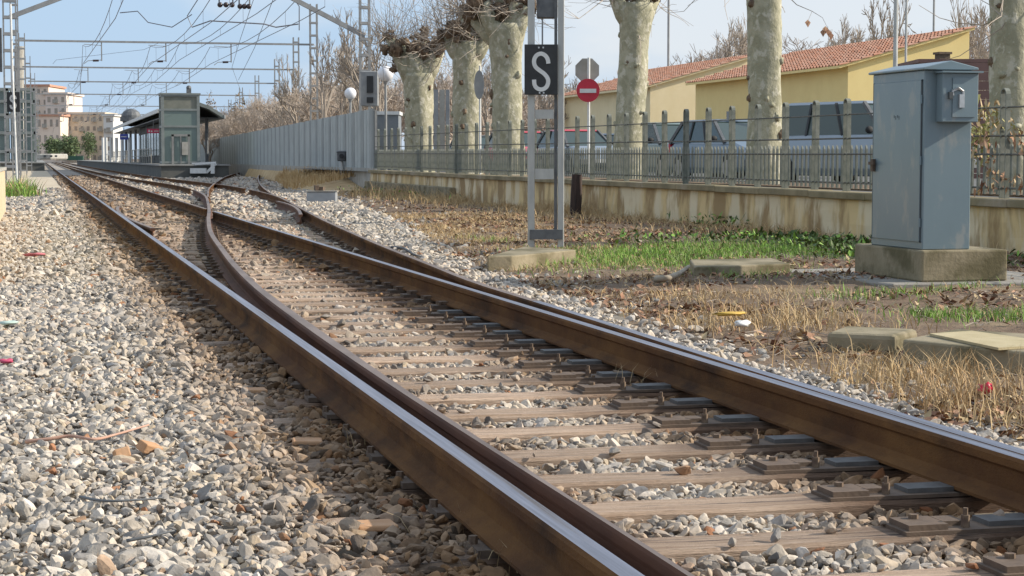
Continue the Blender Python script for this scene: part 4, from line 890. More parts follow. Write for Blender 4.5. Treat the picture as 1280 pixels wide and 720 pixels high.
# grey site hut and tall panel behind first plane tree
ht = thing('site_hut', 'grey hut with white roof edge left of the first plane tree', 'hut', Vector((*P(492, 198, 72).xy, GZ)))
mb = MB(); a = P(478, 143, 72); b = P(506, 143, 72); q = (a+b)/2; mb.box((q.x, q.y+1, (a.z+GZ)/2), ((b-a).length, 2, a.z-GZ), math.atan2((b-a).y, (b-a).x)); part('wall', mb, mat('grey_hut_panel', (.17, .19, .21), (.21, .23, .25), 3, .7), ht, world=True)
mb = MB(); mb.box((q.x, q.y+1, a.z+.05), ((b-a).length+.1, 2.15, .13), math.atan2((b-a).y, (b-a).x)); part('roof', mb, M['white'], ht, world=True)
gp = thing('advertising_column', 'tall blue grey panelled post between first two plane trees', 'column', Vector((*P(549, 198, 74).xy, GZ)))
for i, (ua, ub) in enumerate(((536, 541), (542, 548), (549, 556), (557, 562))):
    mb = MB(); a = P(ua, 112, 74); b = P(ub, 112, 74); q = (a+b)/2; mb.box((q.x, q.y, (a.z+GZ)/2), ((b-a).length, .10+.05*(i % 2), a.z-GZ), math.atan2((b-a).y, (b-a).x)); part('panel', mb, M['mast'] if i % 2 else M['kerb'], gp, world=True)

# ------------------------------------------------------------------ grey electrical cabinet
M['cab'] = mat('grey_cabinet_paint', (.150, .205, .232), (.175, .232, .258), 1.5, .30, 0, .12, 26, stretch=(1, 1, .5), c3=(.24, .265, .265), s3=5, t3=(.56, .66), spec=.6, bdist=.004)
M['seam'] = mat('dark_seam', (.06, .07, .075), rough=.7)
M['lock'] = mat('zinc_lock', (.55, .56, .56), (.45, .46, .46), 20, .35, .7)
pc = G(1152, 354.5, -.0); PX0, PY0 = pc.x-.0, pc.y+.0      # near corner of the plinth
pad = thing('concrete_pad', 'flat grey concrete pad around the cabinet plinth', 'concrete slab', (PX0, PY0, 0))
mb = MB(); mb.prism([(PX0-.62, PY0+2.2), (PX0-.40, PY0+.02), (PX0-.34, PY0-.12), (PX0+1.25, PY0-.22), (PX0+1.6, PY0+.3), (PX0+1.7, PY0+2.4)], -.10, .012, 'z'); part('slab', mb, M['pad'], pad, world=True, bevel=.012)
pl = thing('cabinet_plinth', 'mossy concrete plinth under the grey electrical cabinet', 'plinth', (PX0, PY0, .012))
mb = MB(); mb.box((PX0+.43, PY0+.75, .157), (.86, 1.50, .29)); part('block', mb, M['concrete_moss'], pl, world=True, bevel=.018, seg=2)
cb = thing('electrical_cabinet', 'large blue grey electrical cabinet with small lock box on its front', 'cabinet', (PX0+.10, PY0+.10, .27))
CX, CY, CW, CL, CZ0, CZ1 = PX0+.045, PY0+.09, .475, 1.12, .303, 1.945
mb = MB(); mb.box((CX+CW/2, CY+CL/2, (CZ0+CZ1)/2), (CW, CL, CZ1-CZ0)); body = part('body', mb, M['cab'], cb, world=True, bevel=.008)
mb = MB(); e = .035; mb.prism([(CX-e, CZ1), (CX+CW+e, CZ1), (CX+CW+e, CZ1+.022), (CX+CW*.5, CZ1+.085), (CX-e, CZ1+.022)], CY-e-.02, CY+CL+e, 'y'); part('roof', mb, M['cab'], cb, world=True, bevel=.006)
mb = MB(); mb.box((CX-.006, CY+CL/2, (CZ0+CZ1)/2-.01), (.014, CL-.10, CZ1-CZ0-.16)); dr = part('door', mb, M['cab'], cb, world=True, bevel=.003)
mb = MB()
for z in (CZ0+.075, CZ1-.095): mb.box((CX-.0045, CY+CL/2, z), (.012, CL-.07, .010))
for y in (CY+.04, CY+CL-.04): mb.box((CX-.0045, y, (CZ0+CZ1)/2-.01), (.012, .010, CZ1-CZ0-.15))
part('door_seam', mb, M['seam'], cb, world=True)
mb = MB(); mb.box((CX-.03, CY+CL-.09, (CZ0+CZ1)/2-.05), (.03, .05, .12)); mb.box((CX-.05, CY+CL-.10, (CZ0+CZ1)/2-.03), (.02, .11, .03)); h_ = link('handle', mb.mesh('handle', M['plate'], False, Vector(cb.location)), dr)
for z in (.55, 1.12, 1.68):
    mb = MB(); mb.tube([(CX-.014, CY+.035, z-.04), (CX-.014, CY+.035, z+.04)], .011, 8); part('hinge', mb, M['cab'], cb, world=True)
for (dy, dz) in ((.0, .0),):
    mb = MB()
    for k_ in range(4): mb.box((CX-.0145, CY+.50+k_*.035, 1.52+(k_ % 2)*.012), (.003, .006, .035-.01*(k_ % 2)))
    part('stencil_mark', mb, M['seam'], cb, world=True)
bx0, bx1, bz0, bz1, bd = CX+.115, CX+.47, 1.47, 1.915, .13
mb = MB(); mb.box(((bx0+bx1)/2, CY-bd/2-.001, (bz0+bz1)/2), (bx1-bx0, bd, bz1-bz0)); sb = part('lock_box', mb, M['cab'], cb, world=True, bevel=.006)
mb = MB(); mb.box(((bx0+bx1)/2+.03, CY-bd-.006, (bz0+bz1)/2), (bx1-bx0-.13, .014, bz1-bz0-.09)); link('box_door', mb.mesh('box_door', M['cab'], False, Vector(cb.location)), sb)
mb = MB(); mb.box(((bx0+bx1)/2, CY-bd/2-.02, bz1+.008), (bx1-bx0+.05, bd+.06, .016)); link('box_lid', mb.mesh('box_lid', M['cab'], False, Vector(cb.location)), sb)
mb = MB(); lx, ly, lz = bx0+.14, CY-bd-.02, 1.72; mb.tube([(lx-.05, ly, lz-.01), (lx-.05, ly, lz+.03), (lx, ly-.01, lz+.055), (lx+.05, ly, lz+.03), (lx+.055, ly, lz-.03)], .014, 6); mb.box((lx+.035, ly-.005, lz-.06), (.05, .03, .12)); mb.box((lx-.07, ly, lz-.01), (.035, .03, .06), 0, 1)
link('padlock', mb.mesh('padlock', [M['lock'], M['seam']], False, Vector(cb.location)), sb)

# ------------------------------------------------------------------ S board on two posts
SD = 24.3
sb_ = thing('speed_board', 'black board with white letter S on two grey posts', 'railway sign', Vector((*G(682, 307, 0).xy, 0)))
fr = (toworld(0, 1, 0)); si = toworld(1, 0, 0); ang = math.atan2(si.y, si.x)
def spx(u, v, dd=0): return P(u, v, SD+dd)
def sbox(name, u0, u1, v0, v1, dep, m, dd=0, parent=sb_, bevel=0, drop=None):
    a = spx(u0, v1, dd); b = spx(u1, v0, dd); c = (a+b)/2; mb = MB(); wdt = (b-a).xy.length; mb.box(c, (wdt, dep, b.z-a.z), ang); return part(name, mb, m, parent, world=True, bevel=bevel)
sbox('post', 659.5, 668.5, -60, 309, .07, M['post'], 0, bevel=.006); sbox('post', 697, 705.5, -60, 309, .07, M['post'], 0, bevel=.006)
sbox('flange', 692.5, 696.8, -60, 300, .03, M['postdark'], .03)
sbox('crossbar', 668.7, 692.3, 137, 148.5, .04, M['post']); sbox('crossbar', 668.7, 692.3, 211, 224, .04, M['post']); sbox('crossbar', 662, 703, 287, 299, .10, M['postdark'], -.02)
sbox('signal_box', 671, 697, -30, 23, .20, M['postdark'], .15, bevel=.01)
sbox('signal_bracket', 677, 679, 20, 56, .03, M['mast'], .1)
bd_ = sbox('board', 655.5, 697.5, 55.5, 118.5, .03, M['black'], -.09, bevel=.004)
for (u, v) in ((673.5, 59.5), (679, 59.5), (674.5, 116), (679.5, 116)):
    mb = MB(); c = spx(u, v, -.115); mb.box(c, (.02, .02, .02), ang); link('bolt', mb.mesh('bolt', M['lock'], False, Vector(sb_.location)), bd_)
def letter_S(pc_fn, wpx):     # stroke path in pixels of the board
    pts = [(685.5, 79.5), (684.6, 74), (681.5, 69.3), (676.5, 67), (671.5, 68.6), (668.2, 73), (667.6, 78.5), (669.6, 83.8), (674.5, 88), (680, 92), (684, 96.8), (685.3, 102), (683.6, 107.8), (680, 111), (675.5, 111.8), (671, 110), (668.2, 105.8), (667.6, 99.5)]
    f_u = curve([(i, p_[0]) for i, p_ in enumerate(pts)]); f_v = curve([(i, p_[1]) for i, p_ in enumerate(pts)]); out_ = []
    for i in np.linspace(0, len(pts)-1, 52): out_.append((float(f_u(i)), float(f_v(i))))
    vs = []; n = len(out_)
    for i, (u, v) in enumerate(out_):
        a = out_[max(i-1, 0)]; b = out_[min(i+1, n-1)]; d = math.hypot(b[0]-a[0], b[1]-a[1]) or 1; nu, nv = -(b[1]-a[1])/d*wpx, (b[0]-a[0])/d*wpx
        for dd in (0, -.008): vs += [pc_fn(u+nu, v+nv, dd), pc_fn(u-nu, v-nv, dd)]
    fs = []
    for i in range(n-1):
        a = 4*i; b = 4*i+4; fs += [(a, a+1, b+1, b), (a+2, b+2, b+3, a+3), (a, b, b+2, a+2), (a+1, a+3, b+3, b+1)]
    return vs, fs+[(0, 2, 3, 1), (4*n-4, 4*n-3, 4*n-1, 4*n-2)]
vs, fs = letter_S(lambda u, v, dd: spx(u, v, -.107+dd), 2.6); mb = MB(); mb.add(vs, fs); link('letter', mb.mesh('letter', M['white'], False, Vector(sb_.location)), bd_)
# footing slab of the S board and other slabs
def slab(name, corners, z0, z1, m, label, cat='concrete slab', bevel=.015):
    c = sum((Vector(q) for q in corners), Vector((0, 0)))/len(corners); t = thing(name, label, cat, (c.x, c.y, z0)); mb = MB(); mb.prism([tuple(q) for q in corners], z0, z1, 'z'); part('block', mb, m, t, world=True, bevel=bevel, seg=2); return t
g2 = lambda u, v, z=0: G(u, v, z).xy
slab('concrete_slab', [g2(609, 319, .12), g2(640, 318.5, .12), g2(720, 311, .12), g2(655, 307, .12)], -.15, .11, M['concrete_moss'], 'mossy concrete footing in front of the S board posts')
slab('concrete_slab', [g2(868, 331, .12), g2(988, 327, .12), g2(965, 320, .12), g2(862, 322, .12)], -.12, .10, M['concrete_moss'], 'low mossy concrete slab behind the green grass patch')
slab('concrete_slab', [g2(1033, 413, .10), g2(1120, 417, .10), g2(1148, 409, .10), g2(1055, 405, .10)], -.12, .09, M['concrete_moss'], 'short rounded concrete kerb piece half buried in dead grass', bevel=.03)
s4 = slab('concrete_slab', [g2(1128, 424, .10), g2(1290, 441, .10), g2(1330, 420, .10), g2(1195, 411, .10)], -.14, .10, M['concrete_moss'], 'mossy concrete chamber with beige cover at right edge', 'inspection chamber')
cv = [g2(1162, 418, .11), g2(1248, 436, .11), g2(1330, 431, .11), g2(1215, 414.5, .11)]; mb = MB(); mb.prism([tuple(q) for q in cv], .102, .116, 'z'); part('cover', mb, M['manhole'], s4, world=True)
# dark charred timber post
st_ = thing('timber_stump', 'dark charred wooden post standing right of the S board posts', 'post', Vector((*G(719, 271, -.02).xy, -.05))); mb = MB(); c = st_.location; dt = (c.y+c.x*.25)*.97
a = G(719, 270, -.02); hh = .84; mb.tube([a, a+Vector((.02, 0, hh*.5)), a+Vector((.035, 0, hh))], [.115, .12, .105], 7); part('timber', mb, mat('charred_wood', (.03, .02, .017), (.065, .04, .03), 5, .9, 0, .7, 20, stretch=(4, 4, .5)), st_, world=True)

# ------------------------------------------------------------------ small trackside things
bx = thing('trackside_box', 'low pale grey metal box beside the ballast', 'trackside box', Vector((*G(404, 253, -.02).xy, -.05))); c = G(404, 253, -.03); D_ = 48.5
wid = 39*D_/F; hgt = 14*D_/F; mb = MB(); mb.box((c.x, c.y+.2, c.z+hgt/2), (wid, .45, hgt), ang); part('case', mb, mat('light_grey_metal', (.36, .38, .40), (.30, .32, .34), 4, .5, .2), bx, world=True, bevel=.02)
mb = MB(); mb.box((c.x, c.y+.2, c.z+hgt+.012), (wid+.05, .50, .025), ang); part('lid', mb, M['kerb'], bx, world=True)
mb = MB(); mb.box((c.x-.15, c.y+.2, c.z+hgt+.10), (.10, .2, .14), ang+.3); mb.box((c.x-.02, c.y+.2, c.z+hgt+.08), (.16, .2, .10), ang-.2); part('clamp', mb, M['plate'], bx, world=True)
sg = thing('dwarf_signal', 'small leaning dark signal on grey stalk before the palisade', 'railway signal', Vector((*G(431, 234, 0).xy, 0))); D_ = 74
mb = MB(); mb.tube([P(431, 234, D_), P(428, 214, D_), P(427, 196, D_)], [.09, .08, .05], 8); part('stalk', mb, M['post'], sg, world=True)
mb = MB(); mb.box(P(427, 195, D_-.1), (.34, .16, .40), ang); mb.box(P(427, 190, D_-.1), (.40, .2, .06), ang); part('head', mb, M['postdark'], sg, world=True, bevel=.03)
mb = MB(); mb.tube([P(427, 195, D_-.2), P(427, 195, D_-.32)], .09, 12); part('lens_hood', mb, M['black'], sg, world=True)
mb = MB(); q = G(440, 236, 0); mb.box((q.x, q.y, .03), (.55, .6, .14), ang); part('footing', mb, M['white'], sg, world=True, bevel=.03)
mk = thing('marker_stand', 'tiny white topped marker on two dark legs before the palisade', 'marker', Vector((*P(350, 207, 104).xy, 0))); D_ = 104
for u in (346.5, 354): mb = MB(); mb.bar(P(u, 213, D_), P(u, 193, D_), .07); part('leg', mb, M['postdark'], mk, world=True)
mb = MB(); mb.bar(P(345, 193.5, D_), P(355.5, 193.5, D_), .07); part('crossbar', mb, M['postdark'], mk, world=True)
for u in (347.5, 353.5): mb = MB(); mb.box(P(u, 187, D_), (.2, .08, .38), ang); part('number_board', mb, M['kerb'], mk, world=True)

# small ground litter
def blob(name, label, cat, u, v, z, size, m, sq=(1, 1, .6), jit=.5, n=10):
    c = G(u, v, z); mb = MB(); mb.sphere((0, 0, size*.4), size, n, 7, sq=sq, jit=jit, seed=u); me = mb.mesh(name, m, True); o = link(name, me, None, None, c); tag(o, label, cat); return o
blob('crumpled_can', 'small bright red crushed scrap lying in the dry grass', 'litter', 1232, 489, .03, .030, mat('red_plastic', (.62, .02, .06), rough=.35), (1.1, .8, .8), .9, 14)
blob('paper_scrap', 'small crumpled white paper in the dry grass by the ballast', 'litter', 928, 408, .04, .045, M['white'], (1.3, .8, .45), .9, 12)
blob('plastic_scrap', 'small yellow scrap lying in the dead grass', 'litter', 912, 398, .05, .08, mat('yellow_scrap', (.55, .36, .07), rough=.7), (1.5, .6, .18), .8, 12)
blob('paper_scrap', 'pale green scrap of paper on the ballast at the left edge', 'litter', 12, 407, .02, .05, mat('pale_green_paper', (.45, .56, .50), rough=.7), (1.2, .9, .25), .7, 10)
blob('plastic_scrap', 'pinkish red scrap on the ballast near the left edge', 'litter', 42, 322, .02, .09, mat('pink_plastic', (.55, .16, .18), rough=.6), (1.4, .8, .2), .9, 10)
blob('plastic_scrap', 'small magenta scrap at the left edge of the ballast', 'litter', 8, 454, .02, .03, mat('magenta_plastic', (.50, .07, .14), rough=.6), (1.3, .8, .4), .9, 10)
def stick(label, px, z, r, m, name='stick'):
    pts = [G(u, v, z+dz) for (u, v, dz) in px]; t = thing(name, label, 'stick', (pts[0].x, pts[0].y, 0)); fu = curve([(i, p_.x) for i, p_ in enumerate(pts)]); fv = curve([(i, p_.y) for i, p_ in enumerate(pts)]); fz = curve([(i, p_.z) for i, p_ in enumerate(pts)])
    ii = np.linspace(0, len(pts)-1, len(pts)*4); mb = MB(); mb.tube([(float(fu(i)), float(fv(i)), float(fz(i))) for i in ii], [r*(1-.55*k_/len(ii)) for k_ in range(len(ii))], 6); part('stem', mb, m, t, world=True, smooth=True)
M['stickpale'] = mat('peeled_stick', (.52, .33, .25), (.42, .24, .17), 9, .8)
stick('long pale pinkish stick lying across the left ballast', [(32, 552, 0), (60, 549, .01), (88, 545, .02), (118, 549, .015), (145, 543, .01), (186, 531, .02)], .012, .009, M['stickpale'])
stick('thin dark twig lying on the left ballast, nearest the bottom', [(158, 676, 0), (190, 670, .01), (218, 663, .02)], .015, .006, M['postdark'])
stick('thin dark twig on the left ballast below the pale stick', [(100, 621, 0), (130, 626, .01), (170, 625, .01), (205, 622, .01)], .012, .006, M['postdark'])
stick('curved peeled white branch beside the low mossy slab', [(820, 349, 0), (836, 347, .02), (850, 341, .03), (861, 333, .06)], .04, .035, M['palebark'], 'fallen_branch')
stick('bent black cable end lying on the ballast beyond the rails', [(490, 309, 0), (505, 311, .02), (517, 318, .0), (530, 322, .0)], .02, .022, M['black'], 'cable_end')
def debris(label, u, v, d, m, rz, z=.0, tilt=.1):
    c = G(u, v, z); mb = MB(); mb.box((0, 0, 0), d); me = mb.mesh('tile_fragment', m); o = link('tile_fragment', me, None, None, c); o.rotation_euler = (tilt, tilt*.7, rz); b = o.modifiers.new('bevel', 'BEVEL'); b.width = .006; b.segments = 2; tag(o, label, 'tile fragment')
debris('orange tile fragment at the sleeper end nearest the bottom', 468, 657, (.13, .10, .02), M['tileorange'], .1, .004, .03)
debris('orange tile fragment at a sleeper end by the left rail, farther one', 384, 552, (.12, .09, .02), M['tileorange'], -.1, .004, .03)
debris('dark orange tile fragment by the left rail, farthest one', 320, 488, (.10, .09, .02), M['tileorange'], .1, .002, .03)
debris('jagged tan tile fragment in the middle of the left ballast', 187, 560, (.10, .05, .04), M['tileorange'], .8, .02, .4)
debris('small tan tile fragment beside the jagged one', 152, 567, (.06, .05, .04), M['tileorange'], .2, .02, -.3)

# ------------------------------------------------------------------ palisade fence (far right of the siding)
M['palis'] = mat('galvanised_palisade', (.38, .41, .40), (.46, .49, .475), 1.2, .6, .2, coord='World')
M['palisback'] = mat('slat_gap_shade', (.12, .13, .125), (.16, .17, .165), 1.2, .7, coord='World')  # dark backing added behind the slats; shading between them put into its tone
pf = thing('palisade_fence', 'long pale grey vertical slat fence behind the siding', 'fence', (11.4, 66.5, .2))
A_, B_ = Vector((11.15, 65.5)), Vector((14.9, 187)); dA = (B_-A_); LF = dA.length; dA.normalize()
nsl = 0; M['palis2'] = mat('shade_toned_slat', (.27, .29, .285), (.34, .36, .35), 1.2, .6, .2, coord='World')  # darker tone on some slats imitates the shading of the ribs by colour
s_ = 0.0; zf = lambda s: .80-.0010*s
while s_ < LF:
    mb = MB(); e = min(s_+2.52, LF); q = s_+.42
    while q < e-.03:
        c = A_+dA*q; sm2 = MB(); zz0 = zf(q)+random.uniform(-.012, .012)
        sm2.prism([(c.x+.034, c.y-.24), (c.x-.012, c.y-.20), (c.x-.012, c.y-.06), (c.x+.01, c.y-.03), (c.x+.01, c.y+.03), (c.x-.012, c.y+.06), (c.x-.012, c.y+.20), (c.x+.034, c.y+.24), (c.x+.038, c.y+.24), (c.x+.038, c.y-.24)], zz0, zz0+2.05, 'z')
        part('slat', sm2, [M['palis'], M['palis2']][nsl % 3 == 0], pf, world=True); nsl += 1; q += .84
    bk_ = MB(); a_ = A_+dA*s_; b_ = A_+dA*e; bk_.add([(a_.x+.042, a_.y, zf(s_)), (b_.x+.042, b_.y, zf(e)), (b_.x+.042, b_.y, zf(e)+1.98), (a_.x+.042, a_.y, zf(s_)+1.98), (a_.x+.052, a_.y, zf(s_)), (b_.x+.052, b_.y, zf(e)), (b_.x+.052, b_.y, zf(e)+1.98), (a_.x+.052, a_.y, zf(s_)+1.98)], [(0, 3, 2, 1), (4, 5, 6, 7), (3, 7, 6, 2), (0, 4, 7, 3), (1, 2, 6, 5)]); part('shade_backing', bk_, M['palisback'], pf, world=True)
    for zz in (.35, 1.7): mb.bar((A_.x+dA.x*s_+.085, A_.y+dA.y*s_, zf(s_)+zz), (A_.x+dA.x*e+.085, A_.y+dA.y*e, zf(e)+zz), .04)
    part('fence_rails', mb, M['mast'], pf, world=True)
    mb = MB(); c = A_+dA*s_; mb.box((c.x+.09, c.y, zf(s_)+.95), (.08, .08, 2.1)); part('post', mb, M['mast'], pf, world=True); s_ = e
kb = MB(); c0, c1 = A_, B_; kb.bar((c0.x+.1, c0.y, .39), (c1.x+.1, c1.y, .27), .24, .84); kt = part('kerb', kb, M['kerb'], pf, world=True)

# ------------------------------------------------------------------ lattice masts, portals and wires
def lattice(t, base, h, w_, n_b, r=.026, name='mast'):
    """two by two angle legs with batten plates"""
    for sx in (-1, 1):
        mb = MB()
        for sy in (-1, 1): mb.box((base.x+sx*w_/2, base.y+sy*w_*.4, base.z+h/2), (r*2, r*2, h))
        part('upright', mb, M['mast'], t, world=True)
    mb = None
    for i in range(n_b):
        z = base.z+h*(i+.5)/n_b; 
        for sy in (-1, 1): mb = MB(); mb.box((base.x, base.y+sy*(w_*.4+r+.007), z), (w_+r*2.2, .012, .10)); part('batten', mb, M['mast'], t, world=True)
pk = dict(group='catenary portals over the tracks')
# nearest portal with sloping knees
Y0 = 69.3
po = thing('catenary_portal', 'nearest overhead line portal with sloping knees, the signal box on its right mast', 'overhead line portal', (5.3, Y0, 0), 0, pk['group'])
lattice(po, Vector((11.5, Y0, 0)), 8.6, .33, 15); lattice(po, Vector((-.95, Y0, 0)), 8.6, .42, 15)
a, b = P(462, 45, 70), P(370, 0, 70.3); a = Vector((11.5, Y0, a.z)); sl_ = (b-a).normalized(); top1 = a+sl_*4.2; c = Vector((-.95, Y0, P(18, 29, 70).z)); top2 = Vector((-.95+3.7, Y0, c.z+1.9))
top1 = Vector((11.5-3.9, Y0, a.z+1.95)); top2.z = top1.z
for (q1, q2) in ((a, top1), (c, top2), (top1, top2)): mb = MB(); mb.bar(q1, q2, .14, .16); part('beam', mb, M['mast'], po, world=True)
# signal box on right mast
s9 = thing('signal_cabinet', 'grey signal box with dark slots mounted on the nearest right mast', 'signal', P(462, 134, 69)); mb = MB(); a1 = P(451.5, 133, 69); b1 = P(473, 89, 69); q = (a1+b1)/2; mb.box(q, ((b1-a1).xy.length, .25, b1.z-a1.z), ang); part('case', mb, M['mast'], s9, world=True, bevel=.03)
for (v0, v1) in ((95, 116), (121.5, 128.5)):
    mb = MB(); a1 = P(458.5, v1, 68.85); b1 = P(466.5, v0, 68.85); q = (a1+b1)/2; mb.box(q, ((b1-a1).xy.length, .06, b1.z-a1.z), ang); part('slot', mb, M['black'], s9, world=True)
# flat portals farther on
ports = [(393, 22, 57, 7, 7.2), (371, 31, 88, 48, 7.2), (347, 38, 105, 75, 7.2), (322, 44, 120, 95, 7.2), (302, 47, 134, 110, 7.2), (288, 49, 144, 125, 7.2)]
names = ['second', 'third', 'fourth', 'fifth', 'sixth', 'farthest']
PY = []
for i, (ur, ul, vb, vt, zb) in enumerate(ports):
    D_ = (zb-H)*F/(198-vb); pr = P(ur, 198, D_); Yp = pr.y; azl = YAW+math.atan((ul-640)/F); xl = Yp*math.tan(azl); PY.append(Yp)
    t = thing('catenary_portal', f'flat beamed overhead line portal, {names[i]} from the camera', 'overhead line portal', ((pr.x+xl)/2, Yp, 0), 0, pk['group'])
    ht_ = H+(198-vt)*D_/F; lattice(t, Vector((pr.x, Yp, 0)), ht_, .36, 14 if i < 2 else 8, .032); lattice(t, Vector((xl, Yp, 0)), ht_, .36, 14 if i < 2 else 8, .032)
    for dz in (0, ): mb = MB(); mb.bar((xl, Yp, zb), (pr.x, Yp, zb), .10, .10); part('beam', mb, M['mast'], t, world=True)
    for xt in (2.3, 5.6, 9.0):
        if xl < xt < pr.x:
            mb = MB(); mb.bar((xt+.9, Yp, zb), (xt+.9, Yp, zb-1.0), .06); mb.tube([(xt+.9, Yp, zb-.95), (xt+.2, Yp, zb-1.0), (xt, Yp, 6.05)], .025, 4); mb.tube([(xt+.9, Yp, zb-.2), (xt, Yp, zb-.15)], .02, 4); part('registration_arm', mb, M['mast'], t, world=True)
            mb = MB(); mb.tube([(xt+.75, Yp, zb-.98), (xt+.45, Yp, zb-.99)], .055, 6); part('insulator', mb, M['insul'], t, world=True)
# extra single lattice mast behind the third portal mast
for (u, vt, D_, lab) in ((379, 50, 122, 'lattice mast standing just right of the third portal mast'), (398, 4, 99, 'slim lattice mast paired with the second portal mast')):
    pass
# gantry drop frames with insulators on the nearest portal
for (u0, u1, v0, lab) in ((274, 291, 6, 'left hanging insulator frame under the nearest portal'), (299, 312, 8, 'right hanging insulator frame under the nearest portal')):
    t = thing('insulator_frame', lab, 'insulator frame', P((u0+u1)/2, v0, 70), 0, 'hanging insulator frames'); mb = MB()
    for u in (u0, u1): mb.bar(P(u, v0, 70), Vector((P(u, v0, 70).x, P(u, v0, 70).y, top1.z-.08)), .05)
    mb.bar(P(u0, v0, 70), P(u1, v0, 70), .05); part('frame', mb, M['mast'], t, world=True)
    for u in (u0+1, (u0+u1)/2, u1-1): mb = MB(); mb.sphere(P(u, v0, 69.9), .10, 8, 6); part('insulator', mb, M['insul'], t, smooth=True, world=True)
def cat_line(xt, zc, zm, y0, y1, label, off=0):
    t = thing('overhead_line', label, 'overhead line', (xt, y0, zc), 0, 'overhead lines along the tracks'); sp = [Y0-50, Y0]+PY+[PY[-1]+60, PY[-1]+140]
    c_, m_, d_ = [], [], MB()
    for k_ in range(len(sp)-1):
        a, b = sp[k_], sp[k_+1]; zig = .2*(1 if k_ % 2 else -1)
        for j in range(8):
            f_ = j/8; y = a+(b-a)*f_; x = xt+zig*(1-2*f_)
            sag = (zm-zc-.25)*4*f_*(1-f_); c_.append((x, y, zc)); m_.append((x, y, zm-sag))
            if y0 < y < y1 and j % 2 == 1: d_.tube([(x, y, zc), (x, y, zm-sag)], .008, 3)
    c_ = [q for q in c_ if y0 <= q[1] <= y1]; m_ = [q for q in m_ if y0 <= q[1] <= y1]
    mb = MB(); mb.tube(c_, .014, 4); part('contact_wire', mb, M['wire'], t, world=True); mb = MB(); mb.tube(m_, .014, 4); part('messenger_wire', mb, M['wire'], t, world=True); part('droppers', d_, M['wire'], t, world=True)
cat_line(2.45, 6.05, 7.0, 25, 420, 'overhead line above the left through track'); cat_line(5.9, 6.05, 7.0, 25, 420, 'overhead line above the second track'); cat_line(9.0, 6.1, 7.0, 60, 240, 'overhead line above the rightmost track'); cat_line(7.4, 6.3, 7.15, 40, 300, 'overhead line between the second and rightmost tracks')
# anchoring wires crossing between spans
for (pxs, lab) in (([(320, -10, 66), (300, 50, 88), (290, 84, 118), (304, 122, 150), (322, 145, 165)], 'anchor wire kinking down towards the lattice masts'),
                   ([(345, -10, 64), (318, 60, 86), (298, 100, 120)], 'steep anchor wire right of the second track line'), ([(240, 18, 72), (215, 34, 72), (185, 28, 72), (172, 14, 72), (150, 16, 72)], 'bent registration tube under the sky, left'),
                   ([(252, -8, 71), (234, 20, 71), (240, 34, 71), (263, 26, 71), (330, 30, 71), (345, 34, 71), (373, 30, 71)], 'long bent registration tube left of the right knee'), ([(366, -4, 70.5), (374, 8, 70.5), (374, 38, 70.5)], 'short vertical drop tube under the right knee'),
                   ([(200, 53, 104), (180, 62, 104), (70, 75, 104), (66, 80, 104)], 'thin steady arm under the second portal')):
    t = thing('overhead_wire', lab, 'wire', P(*pxs[0])); mb = MB(); q = [P(*a) for a in pxs]; mb.tube(q, .012 if 'tube' not in lab else .024, 4); part('cable', mb, M['wire'], t, world=True)

# ------------------------------------------------------------------ island platform, canopy and lift tower
M['plat'] = mat('platform_concrete', (.20, .20, .19), (.28, .275, .26), 1.5, .9, coord='World'); M['platface'] = mat('dark_platform_face', (.075, .08, .075), (.12, .12, .11), 1.2, .9, coord='World')
M['steelgreen'] = mat('grey_green_steel', (.19, .21, .20), (.25, .27, .255), 2, .5, .1); M['towerglass'] = mat('tinted_tower_glass', (.17, .22, .20), rough=.15, spec=.6)
ip_ = thing('island_platform', 'long low island platform with dark face ending before the lift tower', 'platform', (8.6, 113, 0))
mb = MB(); mb.box((8.75, 113+130, .32), (3.9, 260, .76)); part('base', mb, M['platface'], ip_, world=True)
mb = MB(); mb.box((8.75, 113+130, .75), (4.1, 260.2, .09)); part('paving', mb, M['plat'], ip_, world=True)
for k_ in range(9):
    mb = MB(); mb.box((8.75-.1+0, 112.96, .33), (.01, .01, .01))
ws = thing('white_buffer_bench', 'white low buffer frame at the near end of the island platform', 'buffer', Vector((*P(256, 214, 112).xy, 0)))
mb = MB(); a = P(238, 213.5, 111.6); b = P(258, 213.5, 111.6); mb.bar(a, b, .28, .3); part('beam', mb, M['white'], ws, world=True)
mb = MB(); mb.bar(P(266, 217, 111.6), P(266, 204, 111.6), .22); mb.bar(P(258, 216, 111.6), P(270, 204.5, 111.6), .14); part('upright', mb, M['white'], ws, world=True)
mb = MB(); mb.bar(P(240, 205, 111.8), P(270, 203.5, 111.8), .14); part('top_rail', mb, M['white'], ws, world=True)
lt = thing('lift_tower', 'grey green glazed lift tower on the near end of the island platform', 'lift tower', Vector((*P(225, 204, 119).xy, .8)))
TD = 118.0; a = P(204, 204, TD); b = P(248, 204, TD); tw_ = (b-a).length; yc = a.y; x0_, x1_ = a.x, a.x+tw_*1.0
ztop = P(225, 118, TD).z; z1 = P(225, 137, TD).z; z2 = P(225, 158, TD).z; zb = .8
for (x, y) in ((x0_, yc), (x1_, yc), (x0_, yc+2.0), (x1_, yc+2.0)): mb = MB(); mb.box((x, y, (zb+ztop)/2), (.18, .18, ztop-zb)); part('corner_post', mb, M['steelgreen'], lt, world=True)
for z in (z2, z1, zb+.1, ztop-.06):
    mb = MB()
    for y in (yc-.015, yc+2.015): mb.box(((x0_+x1_)/2, y, z), (tw_+.19, .16, .12))
    for x in (x0_-.015, x1_+.015): mb.box((x, yc+1, z), (.15, 1.9, .13))
    part('ring_beam', mb, M['steelgreen'], lt, world=True)
